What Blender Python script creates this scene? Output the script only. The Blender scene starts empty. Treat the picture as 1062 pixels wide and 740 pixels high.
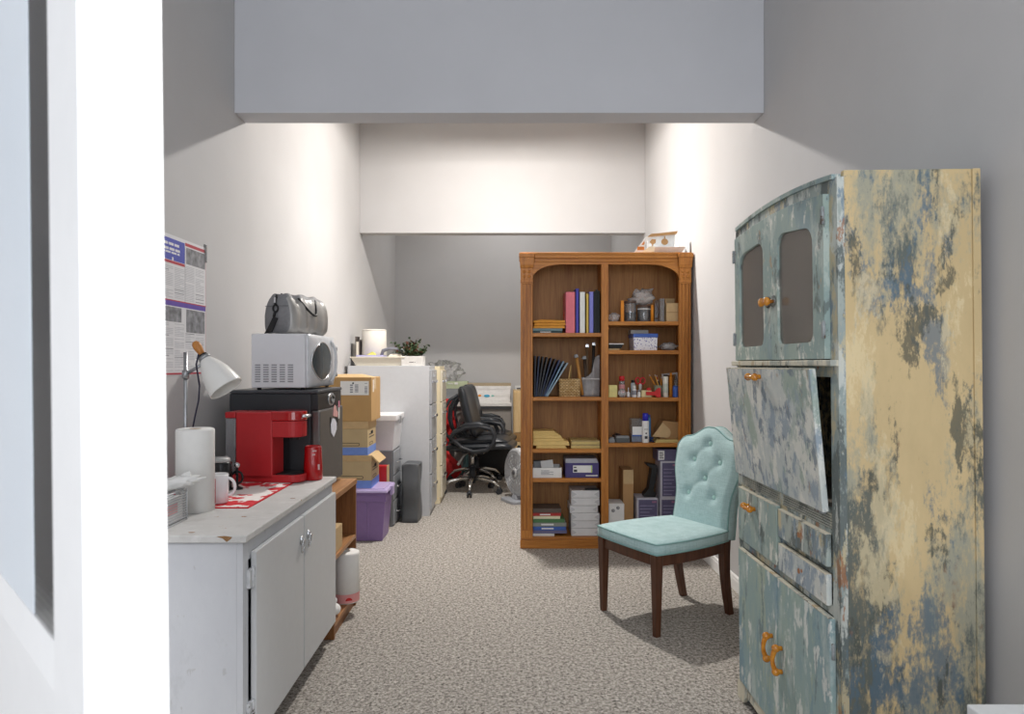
import bpy, bmesh, math, random
from mathutils import Matrix, Vector, Euler
R = random.Random(7)
PI = math.pi
F = 708.0; CX = 525.0; CY = 378.0; H = 1.33
def X(px, d): return (px-CX)*d/F
def Z(py, d): return H-(py-CY)*d/F
SC = bpy.context.scene; COL = SC.collection
# ---------------------------------------------------------------- materials
def lin(h):
    if isinstance(h, str):
        h = h.lstrip('#'); c = [int(h[i:i+2], 16)/255 for i in (0, 2, 4)]
    else: c = [v/255 for v in h]
    return [v/12.92 if v <= .04045 else ((v+.055)/1.055)**2.4 for v in c]
def col4(h, k=1): return tuple(min(1, v*k) for v in lin(h))+(1,)
class NT:
    def __init__(s, name):
        s.mat = bpy.data.materials.new(name); s.mat.use_nodes = True
        s.t = s.mat.node_tree; s.b = s.t.nodes['Principled BSDF']
    def n(s, typ, **kw):
        nd = s.t.nodes.new(typ)
        for k, v in kw.items():
            if k in nd.inputs: nd.inputs[k].default_value = v
            else: setattr(nd, k, v)
        return nd
    def l(s, a, b): s.t.links.new(a, b)
    def coord(s, scale=(1, 1, 1), loc=(0, 0, 0)):
        tc = s.n('ShaderNodeTexCoord'); mp = s.n('ShaderNodeMapping')
        mp.inputs['Scale'].default_value = scale; mp.inputs['Location'].default_value = loc
        s.l(tc.outputs['Object'], mp.inputs['Vector']); return mp.outputs['Vector']
    def noise(s, vec, scale, detail=4, rough=.5, dist=0):
        nd = s.n('ShaderNodeTexNoise', Scale=scale, Detail=detail, Roughness=rough, Distortion=dist)
        s.l(vec, nd.inputs['Vector']); return nd.outputs['Fac']
    def ramp(s, fac, stops):
        nd = s.n('ShaderNodeValToRGB'); e = nd.color_ramp.elements
        while len(e) < len(stops): e.new(.5)
        for i, (p, c) in enumerate(stops): e[i].position = p; e[i].color = c
        s.l(fac, nd.inputs['Fac']); return nd.outputs['Color']
    def mix(s, fac, a, b, blend='MIX'):
        nd = s.n('ShaderNodeMix', data_type='RGBA', blend_type=blend)
        for k, v in ((0, fac), (6, a), (7, b)):
            if hasattr(v, 'default_value'): s.l(v, nd.inputs[k])
            else: nd.inputs[k].default_value = v
        return nd.outputs[2]
    def bump(s, fac, strength, dist=.002):
        nd = s.n('ShaderNodeBump', Strength=strength, Distance=dist)
        s.l(fac, nd.inputs['Height']); s.l(nd.outputs['Normal'], s.b.inputs['Normal'])
_mc = {}
def pm(name, c, rough=.6, metal=0, var=.06, scale=30, bump=0, spec=.4, coat=0):
    if name in _mc: return _mc[name]
    t = NT(name); v = t.coord(); f = t.noise(v, scale, 3)
    t.l(t.ramp(f, [(.3, col4(c, 1-var)), (.7, col4(c, 1+var))]), t.b.inputs['Base Color'])
    t.b.inputs['Roughness'].default_value = rough; t.b.inputs['Metallic'].default_value = metal
    t.b.inputs['Specular IOR Level'].default_value = spec
    t.b.inputs['Coat Weight'].default_value = coat
    if bump: t.bump(t.noise(v, scale*4, 3), bump, .001)
    _mc[name] = t.mat; return t.mat
def wood(name, c0, c1, grain='z', rough=.45, sc=1.0):
    if name in _mc: return _mc[name]
    t = NT(name); s = {'x': (1.2, 22, 22), 'y': (22, 1.2, 22), 'z': (22, 22, 1.2)}[grain]
    v = t.coord(tuple(q*sc for q in s)); f = t.noise(v, 1.6, 5, .6, .6)
    v2 = t.coord(tuple(q*sc*5 for q in s)); f2 = t.noise(v2, 2.2, 3, .6)
    a = t.ramp(f, [(.32, col4(c0)), (.62, col4(c1))])
    b = t.mix(.35, a, t.ramp(f2, [(.35, col4(c0, .75)), (.6, col4(c1))]))
    t.l(b, t.b.inputs['Base Color']); t.b.inputs['Roughness'].default_value = rough
    t.b.inputs['Specular IOR Level'].default_value = .35
    _mc[name] = t.mat; return t.mat
def glass(name, tint=(1, 1, 1, 1), refl=.10, rough=.03, haze=0, hz='#b8b8b0'):
    if name in _mc: return _mc[name]
    t = NT(name); nd = t.t.nodes
    tr = t.n('ShaderNodeBsdfTransparent'); tr.inputs['Color'].default_value = tint
    gl = t.n('ShaderNodeBsdfGlossy'); gl.inputs['Roughness'].default_value = rough
    fr = t.n('ShaderNodeFresnel', IOR=1.45); ad = t.n('ShaderNodeMath', operation='ADD'); ad.inputs[1].default_value = refl
    t.l(fr.outputs[0], ad.inputs[0])
    mx = t.n('ShaderNodeMixShader'); t.l(ad.outputs[0], mx.inputs[0]); t.l(tr.outputs[0], mx.inputs[1]); t.l(gl.outputs[0], mx.inputs[2])
    last = mx
    if haze:
        df = t.n('ShaderNodeBsdfDiffuse'); df.inputs['Color'].default_value = col4(hz)
        m2 = t.n('ShaderNodeMixShader'); v = t.coord(); f = t.noise(v, 5, 4)
        rm = t.n('ShaderNodeMapRange'); rm.inputs[3].default_value = haze*.5; rm.inputs[4].default_value = haze*1.5
        t.l(f, rm.inputs[0]); t.l(rm.outputs[0], m2.inputs[0]); t.l(mx.outputs[0], m2.inputs[1]); t.l(df.outputs[0], m2.inputs[2]); last = m2
    t.l(last.outputs[0], nd['Material Output'].inputs['Surface'])
    _mc[name] = t.mat; return t.mat
def carpet():
    t = NT('carpet'); v = t.coord()
    f1 = t.noise(v, 85, 4, .8); f2 = t.noise(v, 48, 2, .6); f3 = t.noise(v, 3, 3)
    a = t.ramp(f1, [(.38, col4('#2c2926')), (.455, col4('#8c8780')), (.54, col4('#b2aca4')), (.62, col4('#e0dad3'))])
    b = t.ramp(f2, [(.36, col4('#56524d')), (.5, col4('#a9a39c')), (.63, col4('#cfc9c1'))])
    c = t.mix(.35, a, b); d = t.mix(f3, t.mix(1, c, (.95, .95, .95, 1), 'MULTIPLY'), c)
    t.l(d, t.b.inputs['Base Color']); t.b.inputs['Roughness'].default_value = 1; t.b.inputs['Specular IOR Level'].default_value = .05
    t.bump(f1, .7, .006); return t.mat
def plaster(name, c, var=.025):
    t = NT(name); v = t.coord(); f = t.noise(v, 2.2, 4, .55); g = t.noise(v, 55, 3)
    t.l(t.ramp(f, [(.3, col4(c, 1-var)), (.7, col4(c, 1+var))]), t.b.inputs['Base Color'])
    t.b.inputs['Roughness'].default_value = .75; t.b.inputs['Specular IOR Level'].default_value = .25
    t.bump(g, .08, .002); return t.mat
def weathered(name, base, base2, layers, sc=5, st=.5, bands=True, rough=.65):
    """old layered paint; layers = (colour, scale, threshold, softness, opacity): worn or left-over patches of other coats"""
    if name in _mc: return _mc[name]
    t = NT(name); seed = sum(ord(q) for q in name) % 17
    v = t.coord((1, 1, st), (seed, seed*2, seed*3))
    grit = t.noise(t.coord((1, 1, .45), (seed, 2, 5)), 75, 5, .75); med = t.noise(t.coord((1, 1, st*.55), (2, seed, 5)), 22, 6, .7)
    c = t.mix(t.ramp(t.noise(v, sc, 6, .65), [(.40, (0, 0, 0, 1)), (.60, (1, 1, 1, 1))]), col4(base), col4(base2))
    for k, (pc, s_, th, so, op) in enumerate(layers):
        vv = t.coord((1, 1, st), (seed+3.7*k+1, 1.3*k+seed, 2.1*k+.5))
        big = t.noise(vv, s_, 8, .62, .25)
        a1 = t.n('ShaderNodeMath', operation='MULTIPLY_ADD'); a1.inputs[1].default_value = .30; t.l(med, a1.inputs[0]); t.l(big, a1.inputs[2])
        a2 = t.n('ShaderNodeMath', operation='MULTIPLY_ADD'); a2.inputs[1].default_value = .30; t.l(grit, a2.inputs[0]); t.l(a1.outputs[0], a2.inputs[2])
        m = t.ramp(a2.outputs[0], [(th, (0, 0, 0, 1)), (min(1, th+so), (op, op, op, 1))])
        c = t.mix(m, c, col4(pc))
    t.l(c, t.b.inputs['Base Color']); t.b.inputs['Roughness'].default_value = rough; t.b.inputs['Specular IOR Level'].default_value = .3
    t.bump(grit, .2, .002); _mc[name] = t.mat; return t.mat
# ---------------------------------------------------------------- geometry
class G:
    def __init__(s, mat=None): s.bm = bmesh.new(); s.mats = []; s.cur = 0; s.smooth = False; s.use(mat) if mat else None
    def use(s, mat):
        if mat not in s.mats: s.mats.append(mat)
        s.cur = s.mats.index(mat); return s
    def face(s, vs):
        try: f = s.bm.faces.new(vs)
        except ValueError: return None
        f.material_index = s.cur; f.smooth = s.smooth; return f
    def pts(s, ps, M=None): return [s.bm.verts.new(M @ Vector(p) if M else p) for p in ps]
    def box(s, x0, x1, y0, y1, z0, z1, M=None):
        v = s.pts([(x, y, z) for z in (z0, z1) for x, y in ((x0, y0), (x1, y0), (x1, y1), (x0, y1))], M)
        for q in ((3, 2, 1, 0), (4, 5, 6, 7), (0, 1, 5, 4), (1, 2, 6, 5), (2, 3, 7, 6), (3, 0, 4, 7)): s.face([v[i] for i in q])
        return s
    def tbox(s, lo, hi, M=None):
        """tapered box: lo, hi = (x0,x1,y0,y1,z)"""
        v = s.pts([(a[i], a[j], a[4]) for a in (lo, hi) for i, j in ((0, 2), (1, 2), (1, 3), (0, 3))], M)
        for q in ((3, 2, 1, 0), (4, 5, 6, 7), (0, 1, 5, 4), (1, 2, 6, 5), (2, 3, 7, 6), (3, 0, 4, 7)): s.face([v[i] for i in q])
        return s
    def prism(s, poly, a, b, axis='y', M=None):
        f = {'x': lambda p, t: (t, p[0], p[1]), 'y': lambda p, t: (p[0], t, p[1]), 'z': lambda p, t: (p[0], p[1], t)}[axis]
        A = s.pts([f(p, a) for p in poly], M); B = s.pts([f(p, b) for p in poly], M); n = len(poly)
        s.face(A); s.face(B[::-1])
        for i in range(n): s.face([A[i], B[i], B[(i+1) % n], A[(i+1) % n]])
        return s
    def ring(s, outer, inner, a, b, axis='x', M=None):
        f = {'x': lambda p, t: (t, p[0], p[1]), 'y': lambda p, t: (p[0], t, p[1]), 'z': lambda p, t: (p[0], p[1], t)}[axis]
        L = [s.pts([f(p, t) for p in P], M) for P in (outer, inner) for t in (a, b)]; n = len(outer)
        oa, ob, ia, ib = L
        for i in range(n):
            j = (i+1) % n
            s.face([oa[i], oa[j], ia[j], ia[i]]); s.face([ob[j], ob[i], ib[i], ib[j]])
            s.face([oa[j], oa[i], ob[i], ob[j]]); s.face([ia[i], ia[j], ib[j], ib[i]])
        return s
    def cyl(s, p0, p1, r0, r1=None, n=16, M=None):
        r1 = r0 if r1 is None else r1; p0 = Vector(p0); p1 = Vector(p1); d = (p1-p0).normalized()
        u = d.orthogonal().normalized(); w = d.cross(u)
        def circ(c, r): return s.pts([c+u*(r*math.cos(2*PI*i/n))+w*(r*math.sin(2*PI*i/n)) for i in range(n)], M)
        A = circ(p0, r0); B = circ(p1, r1); sm = s.smooth; s.smooth = False; s.face(A[::-1]); s.face(B); s.smooth = True
        for i in range(n): s.face([A[i], A[(i+1) % n], B[(i+1) % n], B[i]])
        s.smooth = sm; return s
    def lathe(s, prof, c=(0, 0, 0), n=24, M=None, sx=1, sy=1, closed=True):
        c = Vector(c); rings = []
        for r, z in prof: rings.append(s.pts([c+Vector((sx*r*math.cos(2*PI*i/n), sy*r*math.sin(2*PI*i/n), z)) for i in range(n)], M))
        sm = s.smooth; s.smooth = True
        for A, B in zip(rings, rings[1:]):
            for i in range(n): s.face([A[i], A[(i+1) % n], B[(i+1) % n], B[i]])
        if closed: s.face(rings[0][::-1]); s.face(rings[-1])
        s.smooth = sm; return s
    def tube(s, ps, r, n=8, closed=False, M=None):
        P = [Vector(p) for p in ps]; m = len(P); rs = r if isinstance(r, (list, tuple)) else [r]*m; rings = []
        u = None
        for i in range(m):
            if closed: t = P[(i+1) % m]-P[i-1]
            else: t = P[min(i+1, m-1)]-P[max(i-1, 0)]
            t.normalize()
            if u is None: u = t.orthogonal().normalized()
            else:
                u = u-t*u.dot(t)
                u = u.normalized() if u.length > 1e-6 else t.orthogonal().normalized()
            w = t.cross(u)
            rings.append(s.pts([P[i]+u*(rs[i]*math.cos(2*PI*k/n))+w*(rs[i]*math.sin(2*PI*k/n)) for k in range(n)], M))
        sm = s.smooth; s.smooth = True
        pr = list(zip(rings, rings[1:]+rings[:1])) if closed else list(zip(rings, rings[1:]))
        for A, B in pr:
            for k in range(n): s.face([A[k], A[(k+1) % n], B[(k+1) % n], B[k]])
        if not closed: s.face(rings[0][::-1]); s.face(rings[-1])
        s.smooth = sm; return s
    def ball(s, c, r, sc=(1, 1, 1), nu=16, nv=10, M=None, e=1.0):
        c = Vector(c); rows = []
        def pw(v): return math.copysign(abs(v)**e, v)
        for j in range(1, nv):
            a = -PI/2+PI*j/nv
            rows.append(s.pts([c+Vector((sc[0]*r*pw(math.cos(a))*pw(math.cos(2*PI*i/nu)), sc[1]*r*pw(math.cos(a))*pw(math.sin(2*PI*i/nu)), sc[2]*r*pw(math.sin(a)))) for i in range(nu)], M))
        b = s.pts([c-Vector((0, 0, sc[2]*r))], M)[0]; t = s.pts([c+Vector((0, 0, sc[2]*r))], M)[0]
        sm = s.smooth; s.smooth = True
        for A, B in zip(rows, rows[1:]):
            for i in range(nu): s.face([A[i], A[(i+1) % nu], B[(i+1) % nu], B[i]])
        for i in range(nu): s.face([b, rows[0][(i+1) % nu], rows[0][i]]); s.face([t, rows[-1][i], rows[-1][(i+1) % nu]])
        s.smooth = sm; return s
    def grid(s, fn, nu, nv, wrap=False, M=None):
        V = [s.pts([fn(i/(nu if wrap else nu-1), j/(nv-1)) for i in range(nu)], M) for j in range(nv)]
        for j in range(nv-1):
            for i in range(nu if wrap else nu-1): s.face([V[j][i], V[j][(i+1) % nu], V[j+1][(i+1) % nu], V[j+1][i]])
        return V
def raypoly(poly, c, ang):
    dx, dy = math.cos(ang), math.sin(ang); best = None
    for (x0, y0), (x1, y1) in zip(poly, poly[1:]+poly[:1]):
        ex, ey = x1-x0, y1-y0; det = dx*(-ey)+ex*dy
        if abs(det) < 1e-12: continue
        rx, ry = x0-c[0], y0-c[1]; t = (rx*(-ey)+ex*ry)/det; u = (dx*ry-dy*rx)/det
        if t > 0 and -1e-9 <= u <= 1+1e-9 and (best is None or t < best): best = t
    return (c[0]+dx*best, c[1]+dy*best)
def ringpair(outer, inner, n=48):
    c = (sum(p[0] for p in inner)/len(inner), sum(p[1] for p in inner)/len(inner))
    an = sorted(set([2*PI*i/n-PI for i in range(n)]+[math.atan2(p[1]-c[1], p[0]-c[0]) for p in outer]))
    return [raypoly(outer, c, a) for a in an], [raypoly(inner, c, a) for a in an]
def rrect(x0, x1, y0, y1, r, n=5):
    if not isinstance(r, (list, tuple)): r = (r,)*4
    out = []
    for cx, cy, a0, q in ((x1, y1, 0, r[0]), (x0, y1, 90, r[1]), (x0, y0, 180, r[2]), (x1, y0, 270, r[3])):
        sx = -1 if cx == x1 else 1; sy = -1 if cy == y1 else 1
        for i in range(n+1):
            a = math.radians(a0+90*i/n); out.append((cx+sx*q+q*math.cos(a), cy+sy*q+q*math.sin(a)))
    return out
# ---------------------------------------------------------------- objects
MW = {}; LOC = {}
def tag(o, label=None, cat=None, group=None, kind=None):
    for k, v in (('label', label), ('category', cat), ('group', group), ('kind', kind)):
        if v: o[k] = v
    return o
def thing(name, label, cat, loc=(0, 0, 0), rot=(0, 0, 0), group=None, local=False, kind=None):
    if not isinstance(rot, tuple): rot = (0, 0, rot)
    o = bpy.data.objects.new(name, None); COL.objects.link(o); o.location = loc; o.rotation_euler = rot
    o.empty_display_size = .1
    MW[o.name] = Matrix.Translation(loc) @ Euler(rot).to_matrix().to_4x4(); LOC[o.name] = local
    return tag(o, label, cat, group, kind)
def obj(name, g, parent=None, bevel=0, seg=2, label=None, cat=None, group=None, kind=None, org=None, subsurf=0, rot=None, norm=True):
    bm = g.bm; bmesh.ops.remove_doubles(bm, verts=bm.verts, dist=1e-6) if subsurf else None
    if norm: bmesh.ops.recalc_face_normals(bm, faces=bm.faces)
    me = bpy.data.meshes.new(name); o = bpy.data.objects.new(name, me); COL.objects.link(o)
    if parent is not None:
        if not LOC[parent.name]: bm.transform(MW[parent.name].inverted())
        o.parent = parent; MW[o.name] = MW[parent.name]; LOC[o.name] = LOC[parent.name]
    elif org is not None:
        if rot is None: bm.transform(Matrix.Translation(org).inverted())
        o.location = org
        if rot: o.rotation_euler = rot
        MW[o.name] = Matrix.Translation(org); LOC[o.name] = False
    else: MW[o.name] = Matrix(); LOC[o.name] = False
    bm.to_mesh(me); bm.free()
    for m in g.mats: me.materials.append(m)
    if bevel:
        b = o.modifiers.new('bevel', 'BEVEL'); b.width = bevel; b.segments = seg; b.limit_method = 'ANGLE'; b.angle_limit = math.radians(40)
        b.harden_normals = False
    if subsurf:
        b = o.modifiers.new('sub', 'SUBSURF'); b.levels = subsurf; b.render_levels = subsurf
    return tag(o, label, cat, group, kind)
def dup(root, loc, rz=None, label=None, group=None):
    r = root.copy(); COL.objects.link(r); r.location = loc
    if rz is not None: r.rotation_euler = (0, 0, rz)
    if label: r['label'] = label
    if group: r['group'] = group
    for ch in list(root.children):
        c = ch.copy(); COL.objects.link(c); c.parent = r
        for gch in list(ch.children):
            d = gch.copy(); COL.objects.link(d); d.parent = c
    return r
def struct(name, g, **k): return obj(name, g, kind='structure', **k)
def lettering(body, size, mat, M, extr=.0004):
    cu = bpy.data.curves.new('t', 'FONT'); cu.body = body; cu.size = size; cu.extrude = extr; cu.align_x = 'CENTER'; cu.align_y = 'CENTER'
    o = bpy.data.objects.new('t', cu); COL.objects.link(o)
    dg = bpy.context.evaluated_depsgraph_get(); me = bpy.data.meshes.new_from_object(o.evaluated_get(dg))
    g = G(mat); g.bm.from_mesh(me); g.bm.transform(M); bpy.data.objects.remove(o); bpy.data.curves.remove(cu); bpy.data.meshes.remove(me)
    for f in g.bm.faces: f.material_index = 0
    return g
# text frames: facing -Y (towards the camera) and facing +X
def MY(x, y, z): return Matrix.Translation((x, y, z)) @ Matrix.Rotation(PI/2, 4, 'X')
def MX(x, y, z): return Matrix.Translation((x, y, z)) @ Matrix.Rotation(PI/2, 4, 'Z') @ Matrix.Rotation(PI/2, 4, 'X')
# ---------------------------------------------------------------- the setting
XL, XR, YB, YF, HC = -1.434, 1.36, 8.83, -2.6, 3.75
wallm = plaster('wall_paint', '#c2c1c1'); ceilm = plaster('ceiling_paint', '#d8d6d2')
white = pm('white_trim', '#e9e9e8', .4, var=.02)
struct('floor', G(carpet()).box(XL-.1, XR+.1, YF-.1, YB+.1, -.1, 0))
struct('ceiling', G(ceilm).box(XL-.1, XR+.1, YF-.1, YB+.1, HC, HC+.1))
struct('wall_left', G(wallm).box(XL-.12, XL, YF-.1, YB+.1, 0, HC))
struct('wall_right', G(wallm).box(XR, XR+.12, YF-.1, YB+.1, 0, HC))
struct('wall_back', G(wallm).box(XL, XR, YB, YB+.12, 0, HC))
struct('wall_front', G(wallm).box(XL, XR, YF-.12, YF, 0, HC))
beamm = plaster('beam_paint', '#c5c6ca')
struct('trim_1', G(beamm).box(XL, XR, 3.60, 3.755, 2.657, HC), bevel=.003)
struct('trim_2', G(wallm).box(XL, XR, 6.68, 6.82, 2.618, HC), bevel=.003)
def base_prof(): return [(0, 0), (.013, 0), (.013, .062), (.010, .068), (.010, .078), (.004, .086), (0, .086)]
struct('baseboard_right', G(white).prism([(XR-a, z) for a, z in base_prof()], YF, YB, 'y'))
struct('baseboard_left', G(white).prism([(XL+a, z) for a, z in base_prof()], YF, YB, 'y'))
struct('baseboard_back', G(white).prism([(YB-a, z) for a, z in base_prof()], XL+.02, XR-.02, 'x'))
# open glazed door at the left, seen edge-on beside the camera
doorw = pm('door_paint', '#e6e6e5', .35, var=.015)
ddx, ddy = -.70, .714; th = .0492
dloc = (-.2616, .42)
DA = math.atan2(ddy, ddx)
dq = (Matrix.Rotation(-.0112, 4, 'Y') @ Matrix.Rotation(DA, 4, 'Z')).to_euler()
door = thing('door_1', None, None, (dloc[0]+.0149, dloc[1], 0), tuple(dq), kind='structure', local=True)
# local x runs away from the free edge along the door, local y<0 goes through its thickness away from the face seen
y0, y1 = -th, 0.0
DW = .78
obj('stile', G(doorw).box(0, .084, y0, y1, .012, 2.05), door, .0015)
obj('stile', G(doorw).box(DW-.1, DW, y0, y1, .012, 2.05), door, .0015)
obj('rail', G(doorw).box(.084, DW-.1, y0, y1, 1.93, 2.05), door, .002)
obj('rail', G(doorw).box(.084, DW-.1, y0+.004, y1-.002, .985, 1.085), door, .003)
obj('rail', G(doorw).box(.084, DW-.1, y0, y1, .012, .16), door, .002)
obj('glazing_bead', G(doorw).prism([(1.085, -.030), (1.085, -.0005), (1.10, -.0005), (1.128, -.005), (1.128, -.030)], .084, DW-.1, 'x', Matrix(((1, 0, 0, 0), (0, 0, 1, 0), (0, 1, 0, 0), (0, 0, 0, 1)))), door)
obj('pane', G(glass('door_glass', (.98, .99, .985, 1), .0)).box(.084, DW-.1, -.011, -.0065, 1.085, 1.93), door)
glare = NT('window_glare'); glare.b.inputs['Base Color'].default_value = col4('#eaf1f6'); glare.b.inputs['Roughness'].default_value = .5
vv = glare.coord((1, 1, 1)); glare.l(glare.ramp(glare.noise(vv, 3, 2), [(.3, col4('#f0f5f9')), (.7, col4('#f6f9fb'))]), glare.b.inputs['Base Color'])
ft = glare.n('ShaderNodeBsdfTranslucent'); ft.inputs['Color'].default_value = col4('#eef3f8'); fx = glare.n('ShaderNodeMixShader'); fx.inputs[0].default_value = .4
glare.l(glare.b.outputs[0], fx.inputs[1]); glare.l(ft.outputs[0], fx.inputs[2]); glare.l(fx.outputs[0], glare.t.nodes['Material Output'].inputs['Surface'])
obj('window_glare', G(glare.mat).box(.186, DW-.1, -.0064, -.0058, 1.085, 1.93), door)  # pale sheet standing in for a bright window reflection in the pane
obj('panel', G(pm('door_panel', '#c4c5c9', .45, var=.02)).box(.084, DW-.1, -.032, -.018, .16, .985), door)
hg = G(pm('steel', '#b8bbc0', .3, .9))
for z in (.25, 1.02, 1.8): hg.cyl((DW+.006, -th/2, z-.05), (DW+.006, -th/2, z+.05), .007)
obj('hinge', hg, door)
jm = G(doorw).box(DW+.013, DW+.09, -.10, .02, 0, 2.1)
obj('jamb', jm, door)
# ceiling fixture between the two beams
L = thing('ceiling_light', 'round flush ceiling lamp with a black canopy between the two beams', 'lamp', (0, 5.2, HC))
obj('canopy', G(pm('canopy_black', '#3a3a3c', .5)).lathe([(.02, HC), (.02, 3.47), (.25, 3.47), (.25, 3.404), (.245, 3.404), (.245, 3.462), (.0, 3.462)], (0, 5.2, 0), 32, closed=False), L)
em = NT('bulb_glow'); em.b.inputs['Emission Color'].default_value = (1, .93, .82, 1); em.b.inputs['Emission Strength'].default_value = 4; em.b.inputs['Base Color'].default_value = (.9, .9, .88, 1)
obj('bulb', G(em.mat).ball((0, 5.2, 3.445), .015), L)

# ---------------------------------------------------------------- painted kitchen cabinet on the right
cab = thing('kitchen_cabinet', 'tall chipped blue-grey painted kitchen cabinet with arched top and cream worn side on the right', 'cabinet',
            (1.3372, 1.90, .004), (0, -.0105, 0), local=True)
side_m = weathered('side_paint', '#cfb88b', '#c3ad82', [('#8f968c', 3.4, .77, .10, .75), ('#4d5858', 3.0, .795, .08, .85), ('#5a7080', 4.6, .835, .06, .75), ('#52544b', 9, .87, .05, .8), ('#a8705a', 2.3, .92, .06, .5), ('#e0cfa6', 7, .88, .05, .6), ('#a07a58', 5, .93, .05, .5)], 4, .38)
blue_m = weathered('front_blue', '#8d9f9b', '#9aa9a0', [('#b9c2ba', 9, .84, .08, .6), ('#7d9299', 8, .83, .08, .6), ('#d6d6cc', 22, .89, .04, .8), ('#5a6260', 18, .90, .04, .7), ('#b09878', 13, .94, .04, .8)], 6, .45)
blue2_m = weathered('door_blue', '#8aa1a4', '#98aaa2', [('#b5c1bd', 10, .83, .08, .7), ('#73909e', 8, .82, .08, .65), ('#a5b09a', 9, .86, .06, .7), ('#d5d8d2', 20, .88, .04, .8), ('#68787c', 18, .91, .04, .7)], 7, .35)
pale_m = weathered('flap_pale', '#b4bcbb', '#c6c9c3', [('#8796a4', 14, .80, .06, .8), ('#92a396', 6, .83, .07, .75), ('#d8d8d0', 12, .84, .05, .85), ('#6f7c88', 17, .88, .04, .8), ('#a39078', 14, .94, .03, .7)], 9, .6)
frame_m = weathered('frame_paint', '#94a09d', '#a5ada6', [('#58605f', 9, .80, .06, .85), ('#c0b493', 10, .84, .05, .9), ('#c9cdc6', 14, .84, .05, .8), ('#6a8090', 12, .86, .05, .8), ('#9a6a48', 16, .93, .03, .8)], 9, .4)
cream_m = weathered('cream_edge', '#d0cab6', '#c4c0b0', [('#949b96', 9, .83, .06, .8), ('#b19a74', 12, .88, .05, .8), ('#5d625e', 18, .91, .03, .8)], 12, .5)
dark_in = pm('cabinet_inside', '#8d857c', .8, var=.1, scale=8)
CD, CW, CT = .397, .838, 1.872
def arch(y, z0=1.868, rise=.026):
    q = (y-.46)/.42; return z0+rise*(1-q*q)
ys = [CW*i/24 for i in range(25)]
# carcass
g = G(side_m).box(-CD+.018, -.022, 0, .016, .02, CT)
obj('side_panel', g, cab, .002)
g = G(side_m).box(-CD+.018, 0, CW-.016, CW, .02, CT-.008); obj('side_panel', g, cab, .002)
g = G(side_m).box(-.022, 0, -.004, .018, .0, CT); obj('corner_post', g, cab, .002)
g = G(frame_m).box(-CD-.002, -CD+.018, -.002, .045, .0, arch(.02)-.012)
g.box(-CD, -CD+.018, CW-.045, CW, .0, arch(CW)-.012)
g.box(-CD, -CD+.018, .405, .425, .09, .905)          # centre stile
g.box(-CD, -CD+.018, .0, CW, .845, .858); g.box(-CD, -CD+.018, .045, CW-.045, .905, .915)
g.box(-CD, -CD+.018, .0, CW, .614, .645); g.box(-CD+.004, -CD+.018, .04, .42, .73, .752)
g.box(-CD, -CD+.018, .0, CW, .05, .09); g.box(-CD, -CD+.018, .045, CW-.045, 1.295, 1.325)
g.box(-CD, -CD+.018, .425, .441, 1.345, 1.84)
tp = [(y, arch(y)-.012) for y in ys]; bt = [(y, arch(y)-.075) for y in ys[::-1]]
for (ya, za), (yb, zb) in zip(tp, tp[1:]): g.prism([(ya, 1.80), (yb, 1.80), (yb, zb), (ya, za)], -CD, -CD+.018, 'x')
obj('face_frame', g, cab)
g = G(blue_m); up = [(y, arch(y)) for y in [.0165]+ys[1:-1]+[CW-.0165]]; dn = [(y, z-.014) for y, z in up[::-1]]
g.prism(up+dn, -CD-.008, 0, 'x'); obj('arched_top', g, cab)
obj('back_panel', G(dark_in).box(-.012, -.004, .016, CW-.016, .05, CT-.02), cab)
for a_, b_, c_ in ((.02, 1.325, 1.345), (.05, 1.565, 1.58), (.02, .86, .88), (.02, .05, .07)): obj('shelf', G(dark_in).box(-CD+a_, -.012, .016, CW-.016, b_, c_), cab)
obj('ledge', G(cream_m).box(-CD-.024, -CD+.018, .0, CW, 1.326, 1.344), cab, .003)
ribm = weathered('rib_paint', '#aeb0a8', '#9ca19a', [('#6d7370', 12, .84, .05, .8), ('#c9c6b6', 16, .85, .05, .8)], 14, .8)
for a, b in ((.05, .402), (.428, CW-.05)):
    g = G(ribm).box(-CD+.006, -CD+.016, a, b, .858, .905)
    for k in range(6): g.box(-CD, -CD+.008, a+.004, b-.004, .860+k*.0078, .8645+k*.0078)
    obj('ribbed_vent', g, cab)
amber = NT('amber_plastic'); amber.b.inputs['Roughness'].default_value = .15; amber.b.inputs['Coat Weight'].default_value = .6
amber.l(amber.ramp(amber.noise(amber.coord(), 60, 3), [(.3, col4('#b86c12')), (.7, col4('#eba02c'))]), amber.b.inputs['Base Color'])
amber.b.inputs['Transmission Weight'].default_value = .25; amber = amber.mat
steel = pm('steel', '#b8bbc0', .3, .9)
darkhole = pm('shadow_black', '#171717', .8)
rust = weathered('hinge_metal', '#9aa0a2', '#8a8f90', [('#5e4a38', 30, .86, .05, .8)], 30, 1)
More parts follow.
